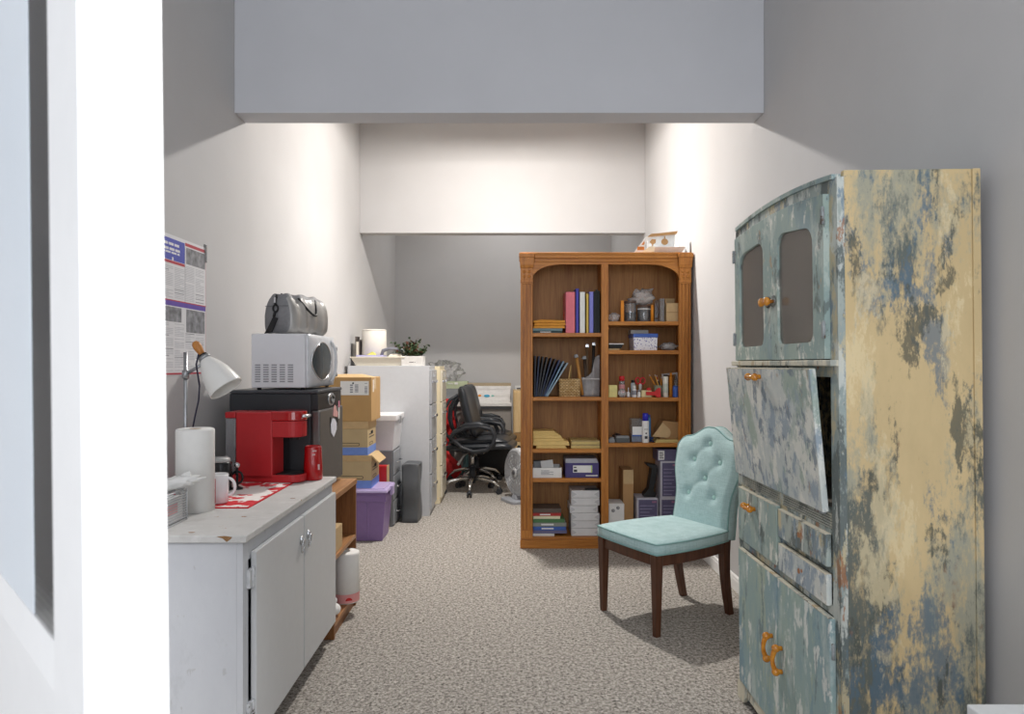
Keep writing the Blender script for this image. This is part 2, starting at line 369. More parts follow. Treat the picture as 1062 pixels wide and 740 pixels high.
# upper glazed doors
for (a, b) in ((.045, .432), (.434, .800)):
    za, zb = arch(a)-.052, arch(b)-.052
    outer = [(a, 1.347), (b, 1.347), (b, zb), ((a+b)/2, arch((a+b)/2)-.051), (a, za)]
    ia, ib = a+.071, b-.054
    inner = rrect(ia, ib, 1.397, min(za, zb)-.066, (.05, .05, .028, .028), 6)
    # the top of each light follows the slope of the arch
    s = (zb-za)/(b-a); inner = [(y, z+(s*(y-(a+b)/2)*1.6 if z > 1.6 else 0)) for y, z in inner]
    ro, ri = ringpair(outer, inner, 64)
    dr = obj('door', G(blue_m).ring(ro, ri, -CD-.019, -CD-.001, 'x'), cab, .002)
    obj('pane', G(glass('old_glass', (.80, .78, .76, 1), .05, .12, .26, '#b8b0a6')).prism([(y+.0, z) for y, z in rrect(ia-.012, ib+.012, 1.386, min(za, zb)-.045, .03, 4)], -CD-.011, -CD-.008, 'x'), dr)
    yk = b-.022 if a < .1 else a+.022
    kn = G(glass('clear_rosette', (.9, .9, .9, 1), .12)).lathe([(.0, 0), (.021, 0), (.019, .005), (.008, .008), (0, .008)], n=20, M=Matrix.Translation((-CD-.019, yk, 1.545)) @ Matrix.Rotation(-PI/2, 4, 'Y'))
    kk = G(amber).lathe([(.006, 0), (.006, .010), (.009, .014), (.0145, .020), (.016, .026), (.013, .032), (.006, .035), (0, .0352)], n=20, M=Matrix.Translation((-CD-.019, yk, 1.545)) @ Matrix.Rotation(-PI/2, 4, 'Y'))
    obj('rosette', kn, dr); obj('knob', kk, dr)
    yh = a if a < .1 else b
    for zh in (1.43, 1.755):
        hg = G(rust).cyl((-CD-.022, yh+(-.004 if a < .1 else .004), zh-.025), (-CD-.022, yh+(-.004 if a < .1 else .004), zh+.025), .0045)
        hg.box(-CD-.0205, -CD-.018, min(yh, yh+(.016 if a < .1 else -.016)), max(yh, yh+(.016 if a < .1 else -.016)), zh-.022, zh+.022)
        obj('hinge', hg, dr)
# drop-down flap standing ajar
fl_t = math.atan2(.034, .41)
MF = Matrix.Translation((-CD-.004, 0, .908)) @ Matrix.Rotation(-fl_t, 4, 'Y')
flap = obj('drop_flap', G(pale_m).box(-.019, 0, .058, .800, .0, .413, MF), cab, .003)
def bow(c, axis, ln=.075, out=.030, M=None, parent=None):
    """amber pull: two bulb ends with a bowed bar between, axis 'y' or 'z'"""
    g = G(amber); ax = Vector((0, 1, 0)) if axis == 'y' else Vector((0, 0, 1)); c = Vector(c)
    for s in (-1, 1):
        e = c+ax*(s*ln/2)
        g.cyl(e, e+Vector((-out*.75, 0, 0)), .008, .0095, 14, M)
        g.ball(e+Vector((-out*.75, 0, 0)), .0135, (1, 1.0, 1.0), M=M)
    ps = []; n = 11
    for i in range(n):
        q = -1+2*i/(n-1); ps.append(c+ax*(q*ln/2)+Vector((-out*(.72+.42*(1-q*q)), 0, 0)))
    g.tube(ps, [.0095-.0025*(1-abs(-1+2*i/(n-1))) for i in range(n)], 10, M=M)
    return obj('handle', g, parent)
bow((-.019, .475, .385), 'y', .062, .026, MF, flap)
for yy in (.10, .75): 
    obj('hinge', G(rust).box(-CD-.020, -CD-.003, yy-.02, yy+.02, .899, .906), flap)
# drawers
def worn(par, a, b, z, xo=-CD-.0194, M=None): return obj('worn_edge', G(cream_m).box(xo, xo+.0165, a+.003, b-.003, z-.0022, z+.0009, M), par)
worn(flap, .058, .800, .413, -.0192, MF)
d1 = obj('drawer', G(blue_m).box(-CD-.018, -CD-.001, .412, .790, .648, .852), cab, .004)
bow((-CD-.018, .640, .800), 'y', .062, .026, None, d1)
knotm = pm('bare_wood_stain', '#a06f4a', .7, var=.2)
for za, zb in ((.752, .846), (.641, .731)):
    d2 = obj('drawer', G(pale_m if za < .7 else frame_m).box(-CD-.018, -CD-.001, .050, .398, za, zb), cab, .004)
    worn(d2, .050, .398, zb, -CD-.0184)
    s = G(knotm)
    for k in range(2): s.cyl((-CD-.0188, .235-.02*k, (za+zb)/2+.006*k), (-CD-.017, .235-.02*k, (za+zb)/2+.006*k), .009-.003*k, n=10)
    obj('screw_scar', s, d2)
worn(d1, .412, .790, .852, -CD-.0184)
# lower doors
for a, b in ((.030, .407), (.411, .795)):
    dr = obj('door', G(blue2_m).box(-CD-.019, -CD-.001, a, b, .088, .612), cab, .005); worn(dr, a, b, .612)
    bow((-CD-.019, b-.035 if a < .1 else a+.042, .348 if a < .1 else .358), 'z', .078, .028, None, dr)
    yh = a if a < .1 else b
    for zh in (.16, .52): obj('hinge', G(rust).cyl((-CD-.012, yh+(-.004 if a < .1 else .004), zh-.022), (-CD-.012, yh+(-.004 if a < .1 else .004), zh+.022), .0045), dr)
# skirting feet
sk = [(.42, .088), (.80, .088), (CW, .07), (CW, .004), (.78, .004), (.74, .045), (.42, .045)]
g = G(cream_m).prism(sk, -CD-.012, -CD+.004, 'x'); g.prism([(CW-y, z) for y, z in sk], -CD-.012, -CD+.004, 'x'); obj('plinth', g, cab, .002)

# white table at the bottom right corner
tb = thing('side_table', 'pale grey white topped side table whose corner shows at the bottom right', 'table', (1.05, .80, 0))
wt = pm('table_white', '#cfd2d3', .45, var=.03); zt = .752
obj('table_top', G(wt).box(.785, 1.33, .45, 1.165, zt-.03, zt), tb, .003)
g = G(wt).box(.80, 1.32, .47, 1.15, zt-.11, zt-.03); obj('apron', g, tb, .002)
for x in (.80, 1.27):
    for y in (.47, 1.10): obj('leg', G(wt).tbox((x+.008, x+.042, y+.008, y+.042, 0), (x, x+.05, y, y+.05, zt-.03)), tb, .002)

# ---------------------------------------------------------------- tufted chair
CH = thing('dining_chair', 'pale aqua tufted upholstered chair with dark brown legs in front of the bookcase', 'chair', (.859, 3.651, 0), -PI/3, local=True)
teal = NT('aqua_linen'); v = teal.coord((1, 1, 1)); fa = teal.noise(teal.coord((12, 12, 170)), 1.5, 2); fb = teal.noise(teal.coord((170, 170, 12)), 1.5, 2)
fm = teal.n('ShaderNodeMath', operation='ADD'); teal.l(fa, fm.inputs[0]); teal.l(fb, fm.inputs[1])
hf = teal.n('ShaderNodeMath', operation='MULTIPLY'); hf.inputs[1].default_value = .5; teal.l(fm.outputs[0], hf.inputs[0])
teal.l(teal.ramp(hf.outputs[0], [(.36, col4('#99b8b9')), (.64, col4('#b2cccd'))]), teal.b.inputs['Base Color']); teal.b.inputs['Roughness'].default_value = .85
teal.b.inputs['Sheen Weight'].default_value = .15; teal.bump(hf.outputs[0], .25, .002); teal = teal.mat
tealp = pm('aqua_piping', '#7ea2a0', .8)
brown = wood('chair_walnut', '#3e2417', '#5a3826', 'z', .3)
# seat
def seatpoly(k=1.0, n=8):
    P = []
    def edge(a, b, bulge, n):
        a = Vector((a[0], a[1])); b = Vector((b[0], b[1])); d = b-a; nn = Vector((d.y, -d.x)).normalized()
        for i in range(n): 
            q = i/n; w = a+d*q+nn*(bulge*4*q*(1-q)); P.append((w.x*k, (w.y+.025)*k-.025))
    edge((-.232, -.283), (.232, -.283), .010, n); edge((.232, -.283), (.208, .235), .022, n); edge((.208, .235), (-.208, .235), 0, n); edge((-.208, .235), (-.232, -.283), .022, n)
    return P
g = G(teal); g.smooth = True; rings = []
for k, z in ((.975, .402), (1.0, .406), (1.003, .43), (1.0, .452), (.985, .459), (.93, .466), (.78, .473), (.5, .477), (.2, .478)):
    rings.append(g.pts([(x, y, z) for x, y in seatpoly(k)]))
for A, B in zip(rings, rings[1:]):
    for i in range(len(A)): g.face([A[i], A[(i+1) % len(A)], B[(i+1) % len(A)], B[i]])
g.face(rings[-1]); g.face(rings[0][::-1])
seat = obj('seat', g, CH)
for z, k in ((.455, 1.004), (.405, 1.004)): obj('piping', G(tealp).tube([(x, y, z) for x, y in seatpoly(k)], .0042, 6, True), seat)
# apron frame
g = G(brown)
P1 = seatpoly(.955); P2 = seatpoly(.88)
g.ring(P1, P2, .345, .404, 'z'); obj('apron', g, CH, .002)
for s in (-1, 1):
    x = s*.208; y = -.262
    obj('leg', G(brown).tbox((x-.0145, x+.0145, y-.0145, y+.0145, 0), (x-.023, x+.023, y-.023, y+.023, .403)), CH, .003)
    g = G(brown); prev = None; n = 10; vs = []
    for i in range(n+1):
        q = i/n; z = .405*q; yy = .275-.05*math.sin(min(1, q*1.15)*PI/2)+.012; xx = s*(.170+.012*q); w = .016+.006*q
        vs.append(g.pts([(xx-w, yy-w*1.1, z), (xx+w, yy-w*1.1, z), (xx+w, yy+w*1.1, z), (xx-w, yy+w*1.1, z)]))
    for A, B in zip(vs, vs[1:]):
        for i in range(4): g.face([A[i], A[(i+1) % 4], B[(i+1) % 4], B[i]])
    g.face(vs[0][::-1]); g.face(vs[-1]); obj('leg', g, CH, .002)
# back
Z0 = .40
def ss(a, b, t): t = max(0, min(1, (t-a)/(b-a))); return t*t*(3-2*t)
def hw(z): return .200+.034*ss(.60, .76, z)-.004*ss(.44, .55, z)*(1-ss(.55, .66, z))
def ztop(u):
    a = abs(u); return .922+.058*(1-ss(.05, .66, a))-.055*max(0, (a-.60)/.40)**2.6
def lean(z): return .232+.10*((z-Z0)/.57)**1.15
btn = [(.012, .892), (-.090, .797), (.100, .797), (.008, .703), (-.100, .610), (.088, .610)]
def front(u, v):
    z = Z0+v*(ztop(u)-Z0); x = u*hw(z); y = lean(z)
    edge = min(1, (1-abs(u))/.22); vt = min(1, (1-v)/.12); vb = min(1, v/.12+.35)
    puff = .021*(1-(1-edge)**2.2)*(1-(1-vt)**2.2)*vb
    y -= puff
    dep = 0
    for bx, bz in btn:
        r2 = (x-bx)**2+(z-bz)**2; dep += .019*math.exp(-r2/(2*.020**2))
    for i in range(len(btn)):
        for j in range(i):
            (ax, az), (bx, bz) = btn[i], btn[j]; L2 = (ax-bx)**2+(az-bz)**2
            if L2 > .0215: continue
            t = max(0, min(1, ((x-ax)*(bx-ax)+(z-az)*(bz-az))/L2)); d2 = (x-ax-t*(bx-ax))**2+(z-az-t*(bz-az))**2
            dep += .0035*math.exp(-d2/(2*.010**2))
    return Vector((x, y+min(dep, .022), z))
def fu(i, n): return -1+2*i
g = G(teal); g.smooth = True; NU, NV = 61, 71
V = g.grid(lambda a, b: front(math.sin((-1+2*a)*PI/2)*.35+(-1+2*a)*.65, b), NU, NV)
def backp(p): return Vector((p.x*.985, p.y+.062, p.z-.002))
B = [[g.bm.verts.new(backp(Vector((v.co.x, lean(v.co.z), v.co.z)))+Vector((0, .012*(1-abs(v.co.x)/.24), 0))) for v in row] for row in V]
for j in range(NV-1):
    for i in range(NU-1): g.face([B[j][i+1], B[j][i], B[j+1][i], B[j+1][i+1]])
loop = lambda W: [W[0][i] for i in range(NU)]+[W[j][NU-1] for j in range(1, NV)]+[W[NV-1][i] for i in range(NU-2, -1, -1)]+[W[j][0] for j in range(NV-2, 0, -1)]
la, lb = loop(V), loop(B)
for i in range(len(la)): g.face([la[i], la[(i+1) % len(la)], lb[(i+1) % len(la)], lb[i]])
pipe = [v.co.copy() for v in [V[j][NU-1] for j in range(NV)]+[V[NV-1][i] for i in range(NU-2, -1, -1)]+[V[j][0] for j in range(NV-2, -1, -1)]]
pipe_b = [v.co.copy() for v in [B[j][NU-1] for j in range(NV)]+[B[NV-1][i] for i in range(NU-2, -1, -1)]+[B[j][0] for j in range(NV-2, -1, -1)]]
bk = obj('backrest', g, CH)
obj('piping', G(tealp).tube(pipe, .0042, 6), bk); obj('piping', G(tealp).tube(pipe_b, .0035, 6), bk)
for bx, bz in btn:
    y = front(bx/hw(bz), (bz-Z0)/(ztop(bx/hw(bz))-Z0)).y
    obj('button', G(pm('button_aqua', '#b2d6d0', .35)).ball((bx, y-.004, bz), .0125, (1, .6, 1)), bk)

# ---------------------------------------------------------------- bookcase
BK = thing('bookcase', 'tall double oak bookcase with fluted posts and arched header against the right wall', 'bookcase', (.72, 5.11, 0))
oz = wood('oak_vertical', '#95581f', '#c4823a', 'z', .4); ox = wood('oak_across', '#985a22', '#c4833a', 'x', .4)
opan = wood('oak_panel', '#8a5a2e', '#b07f48', 'z', .5, .45)
yf, yb = 4.95, 5.27
BX0, BX1 = .105, 1.340
def post(x0, x1):
    g = G(oz).box(x0, x1, yf+.006, yf+.03, .074, 2.11).box(x0, x1, yf-.004, yf+.006, .074, .13).box(x0, x1, yf-.004, yf+.006, 1.915, 1.95)
    n = 3; w = (x1-x0)/(2*n+1)
    for k in range(n+1): g.box(x0+w*2*k+(.002 if k == 0 else 0), x0+w*(2*k+1)-(.002 if k == n else 0), yf-.004, yf+.006, .13, 1.915)
    return obj('post', g, BK, .002)
post(BX0, .1925); post(1.253, BX1)
for x0, x1 in ((BX0, .1925), (1.253, BX1)):
    g = G(oz); c = (x0+x1)/2; h = (x1-x0)/2
    g.tbox((c-h-.002, c+h+.002, yf-.012, yf+.03, 1.925), (c-h-.002, c+h+.002, yf-.012, yf+.03, 1.945))
    g.box(c-h, c+h, yf-.009, yf+.03, 1.945, 2.03)
    for k in range(2):
        for r in range(2): g.lathe([(0, -.004), (.013, 0), (.006, .004), (0, .005)], n=12, M=Matrix.Translation((c-.018+.036*k, yf-.009, 1.968+.035*r)) @ Matrix.Rotation(PI/2, 4, 'X'))
    g.tbox((c-h-.002, c+h+.002, yf-.012, yf+.03, 2.03), (c-h-.006, c+h+.006, yf-.018, yf+.03, 2.05))
    g.tbox((c-h-.004, c+h+.004, yf-.016, yf+.03, 2.05), (c-h-.009, c+h+.009, yf-.024, yf+.03, 2.105))
    g.box(c-h-.012, c+h+.012, yf-.028, yf+.03, 2.105, 2.135)
    obj('capital', g, BK, .002)
obj('side_panel', G(oz).box(BX0+.012, BX0+.032, yf+.03, yb, 0, 2.12), BK, .001)
obj('side_panel', G(oz).box(BX1-.032, BX1-.012, yf+.03, yb, 0, 2.12), BK, .001)
obj('back_panel', G(opan).box(BX0+.02, BX1-.02, yb-.012, yb, .02, 2.12), BK)
g = G(oz).box(.690, .742, yf+.002, yf+.022, .074, 2.06); obj('center_stile', g, BK, .002)
obj('divider', G(oz).box(.702, .730, yf+.022, yb-.012, .074, 2.08), BK)
g = G(ox); ax0, ax1 = .1925, 1.253; zb_, zt_ = 1.958, 2.058; rw = .20
poly = [(ax0, 2.11), (ax0, zb_)]
for i in range(1, 13): a = PI/2*i/12; poly.append((ax0+rw*(1-math.cos(a)), zb_+(zt_-zb_)*(.12*a/(PI/2)+.88*math.sin(a))))
poly2 = [(ax0+ax1-x, z) for x, z in poly]
full = poly+poly2[::-1]
g.prism(full, yf+.004, yf+.024, 'y'); obj('arched_header', g, BK)
g = G(ox).box(.1925+.012, 1.253-.012, yf-.004, yf+.03, 2.075, 2.10); g.box(.1925+.014, 1.253-.014, yf-.014, yf+.03, 2.10, 2.125); g.box(BX0-.006, BX1+.002, yf-.02, yb, 2.125, 2.142)
obj('cornice', g, BK, .003)
g = G(ox).box(BX0-.004, BX1+.002, yf-.012, yf+.02, 0, .062); g.box(BX0, BX1, yf-.006, yf+.02, .062, .076); obj('plinth', g, BK, .003)
def shelf(z, s, t=.028):
    x0, x1 = (BX0+.034, .700) if s == 'L' else (.732, BX1-.034)
    return obj('shelf', G(ox).box(x0, x1, yf+.008 if 1 else yf, yb-.013, z-t, z), BK, .003)
SL = {'L1': 1.561, 'L2': 1.096, 'L3': .718, 'L4': .505, 'L5': .079}
SR = {'R1': 1.6445, 'R2': 1.435, 'R3': 1.092, 'R4': .760, 'R5': .079}
for k, z in SL.items(): shelf(z, 'L')
for k, z in SR.items(): shelf(z, 'R')
# ---------------------------------------------------------------- things in the bookcase
D0 = 4.985
def xs(a, b, d=D0): return X(a, d), X(b, d)
def single(name, g, label, cat, group=None, bevel=0, org=None, **k):
    bm = g.bm; vs = [v.co for v in bm.verts]
    o = org or (sum(v.x for v in vs)/len(vs), sum(v.y for v in vs)/len(vs), min(v.z for v in vs))
    return obj(name, g, None, bevel, label=label, cat=cat, group=group, org=o, **k)
card = pm('cardboard', '#b08a5e', .8, var=.05, scale=12); cardl = pm('cardboard_light', '#c0a47a', .8, var=.05)
paper = pm('paper_white', '#e4e4e2', .7, var=.02); manila = pm('manila', '#dfc07a', .7, var=.05); black = pm('black_plastic', '#1b1c1e', .4)
ink = pm('print_grey', '#8b8e96', .7); inkd = pm('print_dark', '#3a3c44', .7); greyp = pm('grey_plastic', '#8c8f92', .5)
red = pm('red_plastic', '#c3272b', .35); orange = pm('orange_plastic', '#d9871f', .5); blue = pm('blue_plastic', '#3d5fae', .4)
clear = glass('clear_plastic', (.86, .88, .9, 1), .06, .1, .12, '#d9dce0'); bagm = glass('plastic_bag', (.95, .95, .96, 1), .04, .2, .26, '#f2f0ee'); bagm2 = glass('thin_film', (.98, .98, .98, 1), -.02, .45, .13, '#f6f4f2')
steel2 = pm('chrome', '#d4d5d8', .18, 1)
def lying(name, x0, x1, y0, y1, z0, z1, cov, label, cat, group, pages=True, spine=None):
    """book lying flat, spine towards the camera"""
    t = thing(name, label, cat, ((x0+x1)/2, (y0+y1)/2, z0), group=group); c = min(.003, (z1-z0)*.2)
    g = G(cov).box(x0, x1, y0, y1, z0, z0+c).box(x0, x1, y0, y1, z1-c, z1).box(x0, x1, y0, y0+.004, z0+c, z1-c)
    obj('cover', g, t, .0008)
    obj('pages', G(paper).box(x0+.003, x1-.004, y0+.004, y1-.004, z0+c, z1-c), t)
    if spine: obj('spine_title', G(spine).box(x0+(x1-x0)*.25, x0+(x1-x0)*.62, y0-.0006, y0, z0+(z1-z0)*.3, z0+(z1-z0)*.7), t)
    return t
# L1
z = SL['L1']; x0, x1 = xs(552.5, 583)
lying('book', x0, x1, 4.99, 5.19, z, z+.016, pm('cover_dark_teal', '#2e4a4c', .5), 'dark teal book lying lowest under the orange envelopes on the top left shelf', 'book', 'pile on the top left shelf', spine=paper)
lying('book', x0, x1+.002, 4.985, 5.18, z+.0165, z+.034, pm('cover_grey_blue', '#6f8a90', .5), 'grey-blue book lying between the dark teal book and the orange envelopes', 'book', 'pile on the top left shelf')
oe = pm('orange_envelope', '#cf8f34', .7, var=.1); zz = z+.0345
for i, (dx, h, lab) in enumerate(((.0, .022, 'bottom orange envelope bundle on the top left shelf, lying on the grey-blue book'), (.004, .020, 'middle orange envelope bundle of the pile on the top left shelf'), (-.002, .018, 'topmost orange envelope bundle of the pile on the top left shelf, flap bent'))):
    g = G(oe); a, b = x0+.004+dx, X(586, D0)+dx
    g.tbox((a, b, 4.985, 5.17, zz), (a+.006, b+.004*(i-1), 4.99, 5.17, zz+h-.0005)); zz += h
    if i == 2: g.prism([(a+.01, zz-.002), (a+.06, zz+.008), (a+.15, zz+.005), (b, zz-.003), (a+.1, zz-.004)], 5.03, 5.15, 'y')
    single('envelope_bundle', g, lab, 'envelope', 'pile on the top left shelf', .003)
def binder(px0, px1, h, dy, c, label, d=D0, dep=.23, lean=0, nm='binder'):
    a, b = xs(px0, px1, d); y0 = d+dy
    t = thing(nm, label, 'binder', ((a+b)/2, y0+dep/2, SL['L1']), (0, lean, 0), local=True, group='binders on the top left shelf')
    w = (b-a)/2; m = pm('binder_'+c, c, .45)
    g = G(m).box(-w, -w+.003, -dep/2, dep/2, 0, h).box(w-.003, w, -dep/2, dep/2, 0, h).box(-w, w, -dep/2, -dep/2+.003, 0, h); obj('cover', g, t, .0006)
    if w > .012: obj('pages', G(paper).box(-w+.0045, w-.0045, -dep/2+.02, dep/2-.006, .006, h-.012), t)
    return t
binder(586.5, 596.5, .300, 0, '#d9707c', 'pink binder standing upright at the left of the binder row')
binder(597, 600.5, .325, .004, '#3a37a0', 'dark blue binder taller than the pink one beside it', dep=.24)
binder(601.2, 606.8, .300, .0, '#e2e3e0', 'white binder standing between the dark blue and the yellow binder')
binder(608, 610.8, .288, .01, '#d9b84e', 'thin yellow binder beside the periwinkle one')
binder(611, 615.6, .302, .0, '#7d80cf', 'periwinkle blue binder on the top left shelf')
for i, (a, b, h) in enumerate(((616.2, 618.0, .305), (618.3, 620.2, .318), (620.5, 622.2, .31))):
    binder(a, b, h, .006*i, ('#23282a', '#1b1d1e', '#2a322c')[i], ('first thin black folder next to the periwinkle binder', 'middle and tallest of the three thin black folders', 'thin black folder closest to the center divider on the top left shelf')[i], nm='folder')
# L2 : fanned dark folders
z = SL['L2']; nf = 9
fc = ['#20242e', '#1b2a48', '#23262c', '#2b2d33', '#1c2844', '#22252b', '#25345a', '#6f8ca4', '#8fa3ad']
fl = ['upright black folder first from the left post in the fanned row', 'dark blue folder second in the fanned row', 'black folder third in the fanned row', 'charcoal folder fourth in the fanned row',
      'navy folder fifth in the fanned row', 'black folder sixth in the fanned row', 'deep blue folder seventh in the fanned row, beside the light blue ones', 'slate blue folder next to last in the fanned row', 'pale grey-blue folder leaning most, last of the fanned row by the basket']
for i in range(nf):
    xb = X(552.5, D0)+.014+i*.0115; ang = .02+.53*(i/(nf-1))**1.1
    t = thing('folder', fl[i], 'folder', (xb, 5.10, z+.0005+.006*math.sin(ang)), (0, ang, 0), local=True, group='fanned folders on the second left shelf')
    hh = .298-.012*(i/(nf-1))
    m = pm('folder_'+fc[i], fc[i], .5)
    g = G(m).box(-.005, -.002, -.11, .11, 0, hh).box(.002, .005, -.11, .11, 0, hh-.004).box(-.005, .005, -.113, -.11, 0, hh); obj('cover', g, t)
    obj('pages', G(paper).box(-.0018, .0018, -.109, .10, .003, hh-.012), t)
# woven basket
def weave():
    t = NT('woven_straw'); br = t.n('ShaderNodeTexBrick', Scale=1); br.inputs['Brick Width'].default_value = .022; br.inputs['Row Height'].default_value = .011; br.inputs['Mortar Size'].default_value = .0016
    br.inputs['Color1'].default_value = col4('#d6b988'); br.inputs['Color2'].default_value = col4('#b28e58'); br.inputs['Mortar'].default_value = col4('#6b4d2a')
    mp = t.n('ShaderNodeMapping'); mp.inputs['Rotation'].default_value = (PI/2, 0, 0); tc = t.n('ShaderNodeTexCoord'); t.l(tc.outputs['Object'], mp.inputs['Vector']); t.l(mp.outputs[0], br.inputs['Vector'])
    t.l(br.outputs['Color'], t.b.inputs['Base Color']); t.b.inputs['Roughness'].default_value = .8; t.bump(br.outputs['Fac'], .6, .003); return t.mat
wv = weave(); a, b = xs(580, 602.3); bx = thing('basket', 'small woven straw basket with a thin loop handle beside the fanned folders', 'basket', ((a+b)/2, 5.05, z))
g = G(wv); P = rrect(a, b, 4.99, 5.11, .02); Q = rrect(a+.008, b-.008, 4.998, 5.102, .018); g.ring(P, Q, z, z+.130, 'z'); g.prism(Q, z, z+.006, 'z'); obj('body', g, bx, .002)
g = G(pm('straw', '#c9a66a', .8)); ps = [(a+.07+.022*q+.012*math.sin(PI*q), 4.995+.11*q, z+.125+.105*math.sin(PI*q)**.8) for q in [i/14 for i in range(15)]]; g.tube(ps, .004, 6); obj('handle', g, bx)
# grey pouch with hammers
a, b = xs(603.3, 622.8); pc = thing('tool_pouch', 'grey clear-faced tool pouch leaning by the center divider beside the straw basket', 'pouch', ((a+b)/2, 5.04, z))
pm1 = pm('pouch_grey', '#8f8c8c', .55, var=.15, scale=25)
g = G(pm1); g.smooth = True
def pf(u, v, s): 
    xx = a+(b-a)*u; zt = z+.14+.09*max(0, u-.25)+(.10 if u > .55 else .0)*min(1, (u-.55)*6); return Vector((xx, 5.03+s*(.035*math.sin(PI*u)**.5*(1-.5*v))+.006*math.sin(17*u)*v, z+.002+v*(zt-z)))
A = g.grid(lambda u, v: pf(u, v, -1), 17, 9); B = g.grid(lambda u, v: pf(u, v, 1), 17, 9)
for j in range(8):
    g.face([A[j][0], A[j+1][0], B[j+1][0], B[j][0]]); g.face([A[j][-1], B[j][-1], B[j+1][-1], A[j+1][-1]])
for i in range(16): g.face([A[0][i], A[0][i+1], B[0][i+1], B[0][i]])
obj('body', g, pc)
g = G(pm('pouch_trim', '#b0adad', .5)); g.box(a+.004, b-.004, 4.988, 4.993, z+.126, z+.134); obj('pocket_hem', g, pc)
hw1 = wood('hammer_handle', '#9a6a30', '#c08a48', 'z', .5)
for i, (px, top, an, m, lab) in enumerate(((601, .30, -.16, hw1, 'wooden handled hammer with dull head leaning leftmost in the tool pouch'), (605.5, .285, -.06, pm('handle_dark', '#3a2c22', .5), 'dark handled hammer with a small grey head in the tool pouch'), (606, .372, .0, pm('handle_brown', '#5b4630', .5), 'tall hammer with a shiny chrome head standing left in the tool pouch'), (611.5, .385, .03, pm('handle_black', '#26221f', .5), 'tallest hammer with a shiny chrome head in the tool pouch'))):
    xx = X(px+3, 5.03); t = thing('hammer', lab, 'hammer', (xx, 5.03+.012*(i-1.5), z+.01), (0, an, 0), local=True, group='hammers in the tool pouch')
    obj('handle', G(m).cyl((0, 0, 0), (0, 0, top-.02), .011, .012, 10), t)
    g = G(steel2 if i > 1 else greyp).cyl((-.006, -.028, top-.01), (-.006, .03, top-.01), .011, .011, 12).tbox((-.016, .014, -.012, .012, top-.02), (-.012, .010, -.01, .01, top+.004)); g.tbox((-.02, -.005, .02, .05, top-.014), (-.012, .0, .03, .075, top-.008)); obj('head', g, t, .002)
# L3 : manila envelopes + yellow pads
z = SL['L3']
labs = ['lowest manila envelope of the pile on the third left shelf', 'second manila envelope up in the pile on the third left shelf', 'third manila envelope up, sticking furthest right', 'fourth manila envelope up in the pile on the third left shelf', 'fifth manila envelope just under the topmost one', 'topmost manila envelope of the pile on the third left shelf']
zz = z
for i, (p0, p1, h) in enumerate(((556, 588, .020), (552.6, 591, .034), (552.6, 586, .018), (552.6, 583.5, .024), (552.6, 580, .016), (552.6, 577, .014))):
    a, b = xs(p0, p1); g = G(manila); g.tbox((a, b, 4.985+.004*i, 5.2, zz+.0004), (a+.001, b-.012, 4.99+.004*i, 5.2, zz+h)); zz += h
    t = single('envelope', g, labs[i], 'envelope', 'manila envelopes on the third left shelf', .004)
zz = z; ym = pm('legal_yellow', '#cdb878', .7)
for i in range(2):
    a, b = xs(592.5, 622.5); t = thing('paper_pad', ('lower yellow paper pad beside the manila envelopes', 'upper yellow paper pad beside the manila envelopes')[i], 'pad', ((a+b)/2, 5.09, zz), group='yellow pads on the third left shelf')
    obj('pages', G(ym).box(a+.002*i, b-.002*i, 4.995, 5.2, zz+.0003, zz+.028), t, .001); obj('binding', G(pm('pad_edge', '#a8956a', .7)).box(a+.002*i, b-.002*i, 4.993, 4.996, zz+.021, zz+.0285), t); zz += .0290
# L4
z = SL['L4']; a, b = xs(552.6, 582.5); t = thing('open_box', 'shallow open white box holding cards on the fourth left shelf', 'box', ((a+b)/2, 5.07, z))
P = [(a, 4.985), (b, 4.985), (b, 5.18), (a, 5.18)]; Q = [(a+.003, 4.988), (b-.003, 4.988), (b-.003, 5.177), (a+.003, 5.177)]
g = G(paper).ring(P, Q, z, z+.072, 'z').prism(Q, z, z+.004, 'z'); obj('body', g, t)
g = G(ink)
for k in range(4): g.box(a+.06, b-.06-.03*(k % 2), 4.9843, 4.985, z+.022+.009*k, z+.026+.009*k)
obj('print', g, t)
single('note_block', G(paper).box(-.045, .045, -.02, .02, 0, .085, Matrix.Translation((X(569, D0), 5.06, z+.03)) @ Matrix.Rotation(-.12, 4, 'Y') @ Matrix.Rotation(-.3, 4, 'X')), 'white note block standing tilted inside the shallow open box', 'paper', bevel=.001)
single('card_box', G(greyp).box(a+.01, a+.09, 5.1, 5.16, z+.006, z+.105), 'grey card box standing at the back of the shallow open white box', 'box', bevel=.002)
a, b = xs(586.5, 621); pb = pm('box_navy', '#453c72', .5); t = thing('shoe_box', 'dark purple-blue box with a pale grey lid and white label', 'box', ((a+b)/2, 5.09, z))
obj('body', G(pb).box(a, b, 4.985, 5.2, z, z+.108), t, .001)
obj('lid', G(pm('lid_grey', '#a9abb4', .5)).tbox((a, b-.003, 4.987, 5.2, z+.108), (a+.001, b-.012, 5.0, 5.2, z+.138)), t, .002)
g = G(paper).box(a+.055, b-.048, 4.984, 4.985, z+.038, z+.09); obj('label', g, t)
g = G(inkd).box(a+.06, a+.085, 4.9832, 4.984, z+.043, z+.06).box(a+.06, a+.08, 4.9832, 4.984, z+.072, z+.08); g.use(pm('lime', '#a9c83a', .6)).box(b-.056, b-.05, 4.9832, 4.984, z+.038, z+.09)
g.use(paper).box(b-.095, b-.012, 4.984, 4.985, z+.012, z+.019).ball((b-.014, 4.984, z+.016), .006, (1, .2, 1)); obj('print', g, t)
